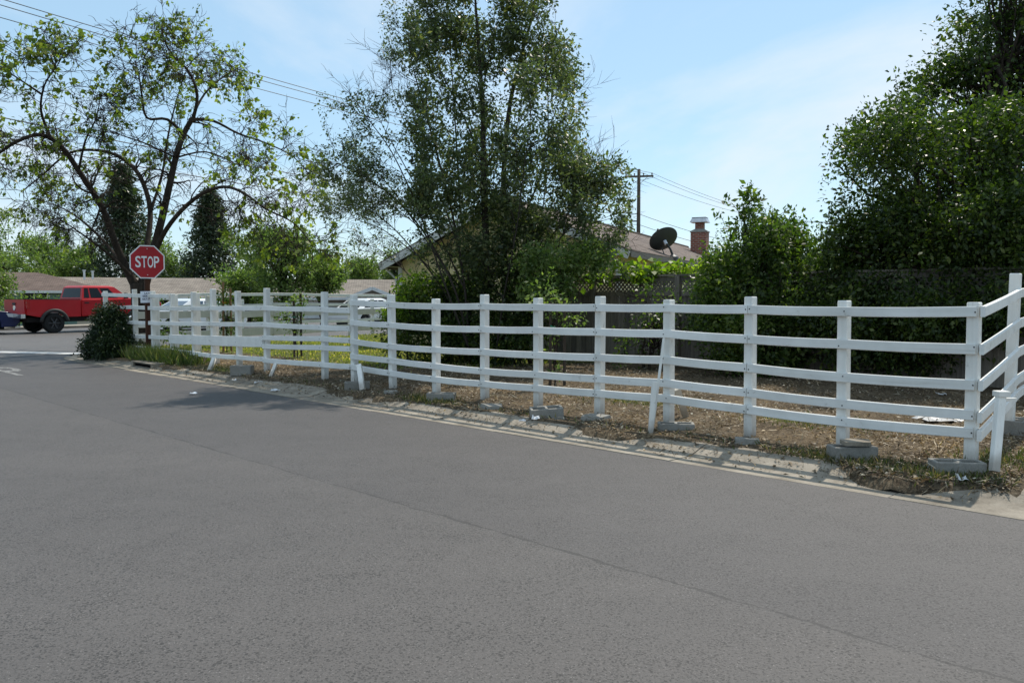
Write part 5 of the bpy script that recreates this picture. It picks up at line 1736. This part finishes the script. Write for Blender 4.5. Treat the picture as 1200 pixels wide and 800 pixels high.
# ------------------------------------------------------------------ far houses
def far_house(loc, rz, L, D, eave, ridge, hip, wallm, roofm, label, windows=(), doors=(), gables=(), base=-1.0, vent=None):
    e = thing('house', label, 'house', loc, rz, 'houses across the cross street')
    mb = MB(); mb.box(-L / 2, L / 2, -D / 2, D / 2, base, eave); wall = mb.build('wall', wallm, e, world=False)
    o = .5
    A = [(-L / 2 - o, -D / 2 - o), (L / 2 + o, -D / 2 - o), (L / 2 + o, D / 2 + o), (-L / 2 - o, D / 2 + o)]
    i = hip
    sl = (ridge - eave) / (D / 2)
    ze = eave - sl * o
    rv = [(*A[0], ze), (*A[1], ze), (*A[2], ze), (*A[3], ze), (-L / 2 - o + i, 0, ridge), (L / 2 + o - i, 0, ridge)]
    low = [(x, y, z - .16) for x, y, z in rv[:4]]
    mb = MB()
    mb.add(rv + low, [(0, 1, 5, 4), (2, 3, 4, 5), (1, 2, 5), (3, 0, 4), (6, 7, 1, 0), (7, 8, 2, 1), (8, 9, 3, 2), (9, 6, 0, 3), (9, 8, 7, 6)])
    ro = mb.build('roof', roofm, e, world=False); auto_uv(ro)
    mb = MB()
    mb.box(-L / 2 - o - .02, L / 2 + o + .02, -D / 2 - o - .045, -D / 2 - o - .004, ze - .17, ze + .01)
    mb.build('fascia', 'trim_white', ro, world=False)
    if vent:
        for x, y, h in vent:
            zz = ridge - sl * abs(y)
            mb = MB(); mb.lathe([(.08, -.2), (.08, h), (.13, h), (.13, h + .08)], (x, y, zz), (0, 0, 1), 8); mb.build('vent_pipe', 'steel', ro, world=False)
    for x, z, w, h in windows:
        mb = MB(); y = -D / 2
        t = .09
        for (x0, x1, z0, z1) in ((x - w / 2 - t, x + w / 2 + t, z - h / 2 - t, z - h / 2), (x - w / 2 - t, x + w / 2 + t, z + h / 2, z + h / 2 + t), (x - w / 2 - t, x - w / 2, z - h / 2, z + h / 2), (x + w / 2, x + w / 2 + t, z - h / 2, z + h / 2), (x - .03, x + .03, z - h / 2, z + h / 2)):
            mb.box(x0, x1, y - .06, y - .004, z0, z1)
        wn_ = mb.build('window', 'trim_white', e, world=False)
        for s in (-1, 1):
            mb = MB(); mb.box(x + (.032 if s > 0 else -w / 2 + .002), x + (w / 2 - .002 if s > 0 else -.032), y - .03, y - .006, z - h / 2, z + h / 2); mb.build('pane', 'glass', wn_, world=False)
    for x, w, h in doors:
        mb = MB(); mb.box(x - w / 2, x + w / 2, -D / 2 - .05, -D / 2 - .004, base + .6, base + .6 + h); dr = mb.build('garage_door' if w > 1.5 else 'door', 'trim_white', e, world=False)
        if w > 1.5:
            for k in range(4):
                mb = MB(); zz = base + .6 + h * (k + .5) / 4; mb.box(x - w / 2 + .06, x + w / 2 - .06, -D / 2 - .075, -D / 2 - .052, zz - h / 8 + .03, zz + h / 8 - .03); mb.build('door_panel', 'trim_white', dr, world=False)
    for x, w, zr_, dep in gables:
        # gable facing the street
        y0 = -D / 2 - dep
        mb = MB(); mb.prism([(-w / 2, base), (w / 2, base), (w / 2, eave), (0, zr_ - .12), (-w / 2, eave)], (x, y0, 0), (1, 0, 0), (0, 0, 1), (0, dep + D / 2 - .3, 0)); gb = mb.build('gable_wall', wallm, e, world=False)
        for s in (-1, 1):
            mb = MB()
            sx = (w / 2 + .4) * s
            z0 = eave - (zr_ - eave) * .4 / (w / 2)
            vs = [(x + sx, y0 - .4, z0), (x, y0 - .4, zr_), (x, -.2, zr_), (x + sx, -.2, z0)]
            vs2 = [(a, b, c - .1) for a, b, c in vs]
            f = [(0, 1, 2, 3), (7, 6, 5, 4), (0, 4, 5, 1), (1, 5, 6, 2), (2, 6, 7, 3), (3, 7, 4, 0)]
            mb.add(vs + vs2, f)
            g2 = mb.build('gable_roof', roofm, e, world=False); auto_uv(g2)
            mb = MB()
            p0, p1 = Vector((x + sx, y0 - .43, z0 - .07)), Vector((x, y0 - .43, zr_ - .07))
            a = (p1 - p0).normalized(); mb.obox((p0 + p1) / 2, (p1 - p0).length / 2, .025, .11, a, (0, 1, 0), a.cross(Vector((0, 1, 0)))); mb.build('barge_board', 'trim_white', g2, world=False)
        mb = MB(); mb.prism([(-.18, -.2), (.18, -.2), (.18, .12), (0, .26), (-.18, .12)], (x, y0 - .03, zr_ - .95), (1, 0, 0), (0, 0, 1), (0, .028, 0)); mb.build('gable_vent', 'trim_black', gb, world=False)
    return e
RZ = math.atan2(PD.y, PD.x)      # local x along the street, local -y facing the camera
def hloc(px, d): p = at(px, 347, d); return (p.x, p.y, 0)
far_house(hloc(14, 66), R(22), 14, 9, zat(338, 60), zat(319, 66), 5.6, 'teal_wall', 'shingle_rust', 'green walled house with brown hip roof behind the red pickup', windows=((2.2, 1.55, 1.7, .8), (-3.5, 1.55, 2.2, .9)), vent=((5.3, -1.2, .5), (5.9, -1.1, .4)))
far_house(hloc(118, 70), R(30), 9, 8, zat(336, 66), zat(325, 70), 0.6, 'tan_wall', 'shingle_tan', 'low tan roofed wing beside the green walled house')
far_house(hloc(262, 60), R(14), 17, 10, zat(346, 56), zat(326, 60), 2.2, 'tan_wall', 'shingle_tan', 'long low house with grey tan roof seen over the far rail fence', windows=((-4, 1.0, 2, .9), (1, 1.0, 2, .9), (5, 1.0, 1.4, .9)), vent=((2.6, -3.0, .35),))
far_house(hloc(405, 58), R(8), 9.5, 8.5, zat(346, 54), zat(327.5, 58), 1.4, 'grey_wall', 'shingle_tan', 'grey house with small white trimmed gable seen left of the yellow house', doors=((-2.6, 2.6, 1.9),), gables=((2.0, 2.6, zat(336.5, 53), .9),))

# hedges in front of the far houses
def hedge(px0, px1, d0, d1, ytop, thick, label, seed, mat='leaf_mid'):
    a, b = at(px0, ytop, d0), at(px1, ytop, d1)
    zt = (a.z + b.z) / 2
    n = max(3, int((b - a).length / 1.0))
    lobes = []
    rr = random.Random(seed)
    for i in range(n):
        p = a.lerp(b, (i + .5) / n)
        h = (zt + 1.0) * .5
        lobes.append((Vector((p.x, p.y, zt - h + rr.uniform(-.12, .08))), (.75, thick, h), 1))
    base = a.lerp(b, .5); base.z = -.9
    bushy('hedge', label, 'hedge', base, lobes, 90 * n, 10, .3, .16, mat, seed=seed, stems=20, trunk_r=.04, shell=.6)
hedge(-30, 72, 52, 53, 344, .6, 'clipped hedge in front of the green walled house behind the red pickup', 61, 'leaf_soft')
hedge(180, 318, 46, 44, 348, .5, 'dark green hedge in front of the long low house', 62)

# ------------------------------------------------------------------ far trees
def far_tree(px, ytop, ybot, wpx, d, label, seed, mat='leaf_soft', n=420, size=.26, base_z=-.9, shape=3):
    rng = random.Random(seed)
    zt, zb = zat(ytop, d), zat(ybot, d)
    w = wpx * d / FPX
    c = at(px, (ytop + ybot) / 2, d)
    lobes = []
    h = zt - zb
    for k in range(9):
        f = rng.uniform(.12, .88)
        wid = w * .5 * (1 - abs(f - .45) ** 1.5)
        rx = w * rng.uniform(.17, .28)
        lobes.append((Vector((c.x + rng.uniform(-1, 1) * max(0, wid - rx), c.y + rng.uniform(-.8, .8) * w * .35, zb + h * f)), (rx, rx, h * rng.uniform(.13, .2)), 1))
    lobes.append((Vector((c.x, c.y, zb + h * .5)), (w * .3, w * .3, h * .4), .8))
    return bushy('tree', label, 'tree', (c.x, c.y, base_z), lobes, int(n * 1.7), 16, size * 2.2, size, mat, seed=seed, shell=.2, stems=70, trunk_r=max(.12, w * .02), group='background trees', sprays=60, sub=2)
far_tree(10, 250, 345, 110, 84, 'pale green tree farthest left behind the brown hip roof', 71)
far_tree(58, 275, 340, 84, 92, 'rounded pale green tree behind the middle of the brown hip roof', 72, n=480)
far_tree(95, 292, 345, 56, 80, 'small pale green tree beside the distant plain pole', 73, n=340)
far_tree(330, 266, 360, 124, 41, 'feathery light green street tree beyond the far rail fence', 74, n=620, size=.15, base_z=-.15)
far_tree(292, 300, 356, 70, 44, 'lower light green tree left of the feathery street tree', 75, n=330, size=.16, base_z=-.15)
far_tree(375, 296, 350, 60, 43, 'light green tree right of the feathery street tree', 76, n=260, size=.15, base_z=-.15)
far_tree(425, 303, 345, 75, 85, 'pale green tree behind the grey gabled house', 77, n=420, size=.26)
far_tree(465, 292, 345, 60, 90, 'pale green tree mostly hidden by the yellow gable', 78, n=300)
far_tree(196, 268, 345, 84, 88, 'green tree behind the trunk of the street tree', 79, n=420)
far_tree(-60, 262, 345, 110, 80, 'pale green tree standing off the left edge of the picture', 80, n=300)
for i, (px, d) in enumerate(((860, 95), (960, 100), (1060, 96), (1180, 90))):
    far_tree(px, 296, 350, 120, d, ('distant tree behind the chimney and thicket', 'distant tree hidden behind the mid-green thicket', 'distant tree behind the dark evergreen mass', 'distant tree behind the right edge of the evergreen mass')[i], 81 + i, n=220, size=.35, base_z=-.2)
def conifer(px, ytop, ybot, wpx, d, label, seed, n=1300):
    rng = np.random.default_rng(seed)
    zt = zat(ytop, d); b = at(px, 347, d)
    w = wpx * d / FPX / 2
    base = Vector((b.x, b.y, -1.0))
    e = thing('conifer', label, 'tree', base, group='background conifers')
    mb = MB(); mb.tube([base, Vector((b.x, b.y, zt * .5)), Vector((b.x, b.y, zt))], [.28, .16, .03], 7)
    C, O = [], []
    for k in range(n):
        f = rng.random() ** .8
        z = .6 + (zt - .6) * f
        an = rng.uniform(0, 2 * math.pi)
        lim = 1.95 * w * (1.02 - f) ** .85 * (.75 + .3 * math.sin(f * 40 + an * 2))
        r = lim * rng.uniform(.35, 1)
        o = Vector((math.cos(an), math.sin(an), -.25))
        C.append((b.x + o.x * r, b.y + o.y * r, z - r * .22)); O.append(tuple(o))
        if k % 8 == 0: mb.tube([(b.x, b.y, z), C[-1]], [.05, .015], 4, cap=False)
    mb.build('trunk', 'bark', e)
    pos, d_, nr, L, Wd = cluster_leaves(rng, np.array(C), np.array(O), 11, .6, .40, .3, .25)
    leaves('crown', pos, d_, nr, L, Wd, 'leaf_conifer', e)
far_tree(-22, 285, 372, 86, 47, 'light green tree whose branch tips reach in at the left edge', 88, n=300, size=.17, base_z=-.3)
conifer(248, 224, 340, 66, 72, 'broad dark conifer rising behind the long low house', 91)
conifer(146, 196, 340, 74, 76, 'tall dark conifer standing behind the limbs of the street tree', 92, 1700)
conifer(80, 268, 340, 22, 120, 'slim distant conifer, right one of the pair behind the pale trees', 93, 200)
conifer(68, 270, 340, 20, 120, 'slim distant conifer, left one of the pair behind the pale trees', 94, 200)
# ------------------------------------------------------------------ vehicles (local x forward, y left)
def arc_notch(cx, r, zb, n=9):
    """points of a wheel arch from rear to front along the bottom edge z = zb"""
    h = math.sqrt(max(0, r * r - 0)) if False else r
    return [(cx - r * math.cos(math.pi * k / n), zb + (r * math.sin(math.pi * k / n))) for k in range(n + 1)]
def wheel(e, x, y, r, w, rimm='chrome', spokes=6):
    s = 1 if y > 0 else -1
    ax = Vector((0, s, 0))
    c = Vector((x, y, r))
    mb = MB(); mb.lathe([(r * .62, -w / 2), (r * .9, -w / 2), (r * .985, -w * .38), (r, -w * .2), (r, w * .2), (r * .985, w * .38), (r * .9, w / 2), (r * .62, w / 2)], c, ax, 28, caps=False)
    wh = mb.build('wheel', 'tyre', e, world=False, smooth=False)
    mb = MB(); mb.lathe([(r * .62, w / 2), (r * .60, w * .42), (r * .56, w * .2), (r * .1, w * .12)], c, ax, 28, caps=False); mb.build('rim_dish', 'trim_black', wh, world=False)
    mb = MB()
    for k in range(spokes):
        an = 2 * math.pi * k / spokes
        d = Vector((math.cos(an), 0, math.sin(an))); t = d.cross(ax)
        mb.obox(c + d * r * .34 + ax * w * .3, r * .24, r * .055, w * .05, d, t, ax)
    mb.lathe([(r * .16, w * .2), (r * .16, w * .4), (r * .08, w * .44)], c, ax, 12)
    mb.build('rim', rimm, wh, world=False)
def mirror_quad(mb, pts):
    mb.add(pts, [tuple(range(len(pts)))])
def greenhouse(e, prof_b, prof_t, zb, zt, wb, wt, paint, cuts, glassm='glass', name='cab'):
    """tapered cabin: bottom x range prof_b, top x range prof_t, half widths wb, wt. cuts: side window spans as fractions"""
    (b0, b1), (t0, t1) = prof_b, prof_t
    r = .09
    zt0 = zt - .06
    mb = MB()
    vs = [(b0, -wb, zb), (b1, -wb, zb), (b1, wb, zb), (b0, wb, zb),
          (t0 - .02, -wt, zt0), (t1 + .04, -wt, zt0), (t1 + .04, wt, zt0), (t0 - .02, wt, zt0),
          (t0 + .1, -wt + .12, zt), (t1 - .15, -wt + .12, zt), (t1 - .15, wt - .12, zt), (t0 + .1, wt - .12, zt)]
    fs = [(0, 1, 5, 4), (1, 2, 6, 5), (2, 3, 7, 6), (3, 0, 4, 7), (4, 5, 9, 8), (5, 6, 10, 9), (6, 7, 11, 10), (7, 4, 8, 11), (8, 9, 10, 11)]
    mb.add(vs, fs)
    c = mb.build(name, paint, e, world=False)
    V_ = [Vector(v) for v in vs]
    def pane(q, marg, nm):
        a, b, cc, d = q
        n = (b - a).cross(d - a).normalized()
        def bil(s, t): return a.lerp(b, s).lerp(d.lerp(cc, s), t) + n * .006
        s0, s1, t0_, t1_ = marg
        m2 = MB(); m2.add([bil(s0, t0_), bil(s1, t0_), bil(s1, t1_), bil(s0, t1_)] + [bil(s0, t0_) - n * .005, bil(s1, t0_) - n * .005, bil(s1, t1_) - n * .005, bil(s0, t1_) - n * .005], [(0, 1, 2, 3), (0, 4, 5, 1), (1, 5, 6, 2), (2, 6, 7, 3), (3, 7, 4, 0)])
        m2.build(nm, glassm, c, world=False)
    for s0, s1 in cuts:
        pane((V_[0], V_[1], V_[5], V_[4]), (s0, s1, .10, .9), 'side_window')
        pane((V_[2], V_[3], V_[7], V_[6]), (1 - s1, 1 - s0, .10, .9), 'side_window')
    pane((V_[1], V_[2], V_[6], V_[5]), (.06, .94, .06, .92), 'windscreen')
    pane((V_[3], V_[0], V_[4], V_[7]), (.08, .92, .12, .9), 'rear_window')
    return c
def pickup(loc, rz, paint, label, group=None, lift=.0, flare=True, wr=.42):
    e = thing('pickup_truck', label, 'pickup truck', loc, rz, group)
    zb, zr = .62 + lift, 1.34 + lift
    hw = 1.0
    xr, xf = -2.78, 3.1
    wx0, wx1 = -1.72, 1.95
    ar = wr + .09
    zc = wr
    def notch(cx):
        h = zb - zc
        a0 = math.asin(min(1, max(0, h / ar)))
        return [(cx - ar * math.cos(a), zc + ar * math.sin(a)) for a in np.linspace(a0, math.pi - a0, 9)]
    # bed sides
    for s in (-1, 1):
        mb = MB()
        poly = [(xr, zb + .1), (wx0 - ar - .05, zb)] + notch(wx0) + [(-.62, zb), (-.62, zr), (xr, zr)]
        mb.prism(poly, (0, s * hw, 0), (1, 0, 0), (0, 0, 1), (0, -s * .09, 0))
        mb.build('bed_side', paint, e, world=False)
        mb = MB(); mb.box(xr + .02, -.64, s * hw - s * .1, s * hw + s * .006, zr + .002, zr + .03); mb.build('bed_rail', 'trim_black', e, world=False)
        if flare:
            mb = MB()
            for cx in (wx0, wx1):
                pts = [(cx - (ar + .03) * math.cos(a), s * (hw + .02), zc + (ar + .03) * math.sin(a)) for a in np.linspace(R(6), R(174), 15)]
                mb2 = MB(); mb2.tube(pts, .075, 6); mb2.build('fender_flare', 'trim_black', e, world=False, smooth=True)
    mb = MB(); mb.box(xr + .1, -.66, -hw + .095, hw - .095, zb + .12, zb + .17); mb.build('bed_floor', 'trim_black', e, world=False)
    mb = MB(); mb.obox((xr - .03, 0, (zb + zr) / 2 + .06), .035, hw - .1, (zr - zb) / 2 - .06, ch=.0); tg = mb.build('tailgate', paint, e, world=False)
    mb = MB(); mb.obox((xr - .075, 0, zr - .17), .012, .14, .045); mb.build('handle', 'trim_black', tg, world=False)
    mb = MB(); mb.lathe([(.11, 0), (.10, .012)], (xr - .068, 0, (zb + zr) / 2 + .02), (-1, 0, 0), 16); mb.build('badge', 'chrome', tg, world=False)
    for s in (-1, 1):
        mb = MB(); mb.box(xr - .035, xr + .1, s * (hw - .09), s * (hw + .012), zr - .36, zr - .04); mb.build('tail_light', 'lamp_red', e, world=False)
    # cab lower body with front wings
    mb = MB()
    poly = [(-.58, zb)] + [(wx1 - ar - .04, zb)] + notch(wx1) + [(wx1 + ar + .04, zb), (xf - .1, zb), (xf, zb + .25), (xf, zr - .18), (xf - .12, zr - .05), (1.55, zr + .06), (-.58, zr + .02)]
    mb.prism(poly, (0, -hw, 0), (1, 0, 0), (0, 0, 1), (0, 2 * hw, 0))
    body = mb.build('body', paint, e, world=False)
    bv = body.modifiers.new('bevel', 'BEVEL'); bv.width = .05; bv.segments = 2; bv.limit_method = 'ANGLE'; bv.angle_limit = R(50)
    for s in (-1, 1):
        for x0, x1 in ((-.52, .42), (.45, 1.48)):
            mb = MB(); mb.box(x0, x1, s * hw + s * .002, s * hw + s * .012, zb + .06, zr - .02); dr = mb.build('door', paint, e, world=False)
            mb = MB(); mb.box(x0 + .06, x0 + .24, s * hw + s * .013, s * hw + s * .045, zr - .16, zr - .11); mb.build('handle', 'trim_black', dr, world=False)
        mb = MB(); mb.obox((1.3, s * (hw + .17), zr + .17), .05, .11, .13, ch=.02); mr = mb.build('mirror', 'trim_black', e, world=False)
        mb = MB(); mb.tube([(1.33, s * (hw - .02), zr + .06), (1.32, s * (hw + .1), zr + .09)], .025, 6); mb.build('mirror_arm', 'trim_black', mr, world=False)
        mb = MB(); mb.tube([(-.4, s * (hw + .02), zb - .1), (1.3, s * (hw + .02), zb - .1)], .05, 8); mb.build('side_step', 'trim_black', e, world=False)
        mb = MB(); mb.box(xf - .12, xf + .015, s * (hw - .04), s * (hw - .36), zr - .42, zr - .16); mb.build('headlight', 'lamp_clear', e, world=False)
    greenhouse(e, (-.55, 1.62), (-.42, .92), zr + .025, zr + .60, hw - .04, hw - .17, paint, ((.045, .155), (.19, .44), (.50, .76)))
    mb = MB(); mb.box(xr - .24, xr - .075, -hw + .02, hw - .02, zb - .04, zb + .13); mb.build('rear_bumper', 'chrome', e, world=False)
    mb = MB(); mb.box(xf + .01, xf + .16, -hw + .01, hw - .01, zb - .02, zb + .24); mb.build('front_bumper', 'chrome', e, world=False)
    mb = MB(); mb.box(xf + .002, xf + .03, -.6, .6, zb + .3, zr - .16); mb.build('grille', 'trim_black', e, world=False)
    mb = MB(); mb.box(xr + .2, xf - .2, -.5, .5, zb - .22, zb - .02); mb.build('chassis', 'trim_black', e, world=False)
    mb = MB(); mb.tube([(wx0, -.8, wr), (wx0, .8, wr)], .06, 8); mb.tube([(wx1, -.8, wr), (wx1, .8, wr)], .06, 8); mb.build('axle', 'trim_black', e, world=False)
    for x in (wx0, wx1):
        for s in (-1, 1): wheel(e, x, s * (hw - .12), wr, .3, 'chrome' if not lift else 'rim_grey')
    return e
def sedan(loc, rz, paint, label, glassm='glass', group=None):
    e = thing('car', label, 'car', loc, rz, group)
    hw, zb = .89, .24
    wr = .325
    wx0, wx1, ar = -1.38, 1.32, .40
    def notch(cx):
        a0 = 0.0
        return [(cx - ar * math.cos(a), wr + ar * math.sin(a) * .98) for a in np.linspace(-.2, math.pi + .2, 11)]
    zc = .93
    poly = [(-2.25, .34), (wx0 - ar - .02, zb)] + notch(wx0) + [(wx0 + ar + .05, zb - .02), (wx1 - ar - .05, zb - .02)] + notch(wx1) + [(wx1 + ar + .02, zb), (2.2, .26), (2.33, .40), (2.34, .58), (2.24, .70), (1.9, .80), (1.0, zc), (-1.5, zc + .04), (-2.15, zc + .02), (-2.3, .78), (-2.3, .5)]
    mb = MB(); mb.prism(poly, (0, -hw, 0), (1, 0, 0), (0, 0, 1), (0, 2 * hw, 0))
    b = mb.build('body', paint, e, world=False)
    bv = b.modifiers.new('bevel', 'BEVEL'); bv.width = .09; bv.segments = 3; bv.limit_method = 'ANGLE'; bv.angle_limit = R(55)
    greenhouse(e, (-1.75, 1.15), (-1.0, .25), zc + .0, 1.44, hw - .07, hw - .25, paint, ((.10, .26), (.30, .52), (.56, .80)), glassm)
    for s in (-1, 1):
        mb = MB(); mb.prism([(1.95, .62), (2.33, .56), (2.33, .64), (2.22, .72), (1.88, .74)], (0, s * (hw - .06), 0), (1, 0, 0), (0, 0, 1), (0, s * .07, 0)); mb.build('headlight', 'lamp_clear', e, world=False)
        mb = MB(); mb.box(2.255, 2.35, s * (hw - .5), s * (hw - .1), .57, .67); mb.build('headlight', 'lamp_clear', e, world=False)
        mb = MB(); mb.box(-2.315, -2.15, s * (hw - .36), s * (hw - .02), .68, .88); mb.build('tail_light', 'lamp_red', e, world=False)
        mb = MB(); mb.obox((.78, s * (hw + .09), 1.0), .07, .09, .06, ch=.02); mb.build('mirror', paint, e, world=False)
        for x0, x1 in ((-.85, .1), (.13, 1.0)):
            mb = MB(); mb.box(x0 + .06, x0 + .22, s * hw + s * .002, s * hw + s * .03, .80, .83); mb.build('door_handle', 'trim_black', e, world=False)
        mb = MB(); mb.box(-.9, .95, s * hw + s * .003, s * hw + s * .012, .27, .36); mb.build('sill', 'trim_black', e, world=False)
        for x in (wx0, wx1): wheel(e, x, s * (hw - .115), wr, .2, 'chrome', 9)
    mb = MB(); mb.box(2.30, 2.352, -.5, .5, .30, .44); mb.build('grille', 'trim_black', e, world=False)
    mb = MB(); mb.box(2.2, 2.38, -hw + .1, hw - .1, .2, .27); mb.build('front_lip', 'chrome', e, world=False)
    mb = MB(); mb.box(-1.9, 1.9, -.6, .6, .16, .3); mb.build('underbody', 'trim_black', e, world=False)
    return e
def vloc(px, py):
    d = FPX * CAMH / (py - 347.0)
    p = at(px, py, d); return Vector((p.x, p.y, 0.006))
HDG = math.atan2(PD.y, PD.x)
# red truck: place so that the visible rear wheel stands at the measured pixel
def place(local, world_pt, rz):
    c, s = math.cos(rz), math.sin(rz)
    return (world_pt.x - (c * local[0] - s * local[1]), world_pt.y - (s * local[0] + c * local[1]), .006)
rz = R(54)
pickup(place((-1.72, -.9), vloc(63, 390.4), rz), rz, 'red_paint', 'lifted red four-door pickup truck with black fender flares on the cross street', lift=.06, wr=.42)
rz = R(50)
blue = sedan(place((2.3, -.6), vloc(10, 391.0), rz), rz, 'blue_paint', 'dark blue car nosing in behind the red pickup at the left edge')
blue.scale = (1.12, 1.1, 1.14)
rz = HDG + math.pi
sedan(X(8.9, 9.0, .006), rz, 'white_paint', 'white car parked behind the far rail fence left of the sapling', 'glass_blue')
sedan(X(18.9, 8.0, .006), HDG, 'white_paint', 'white car parked behind the far rail fence left of the yellow house')
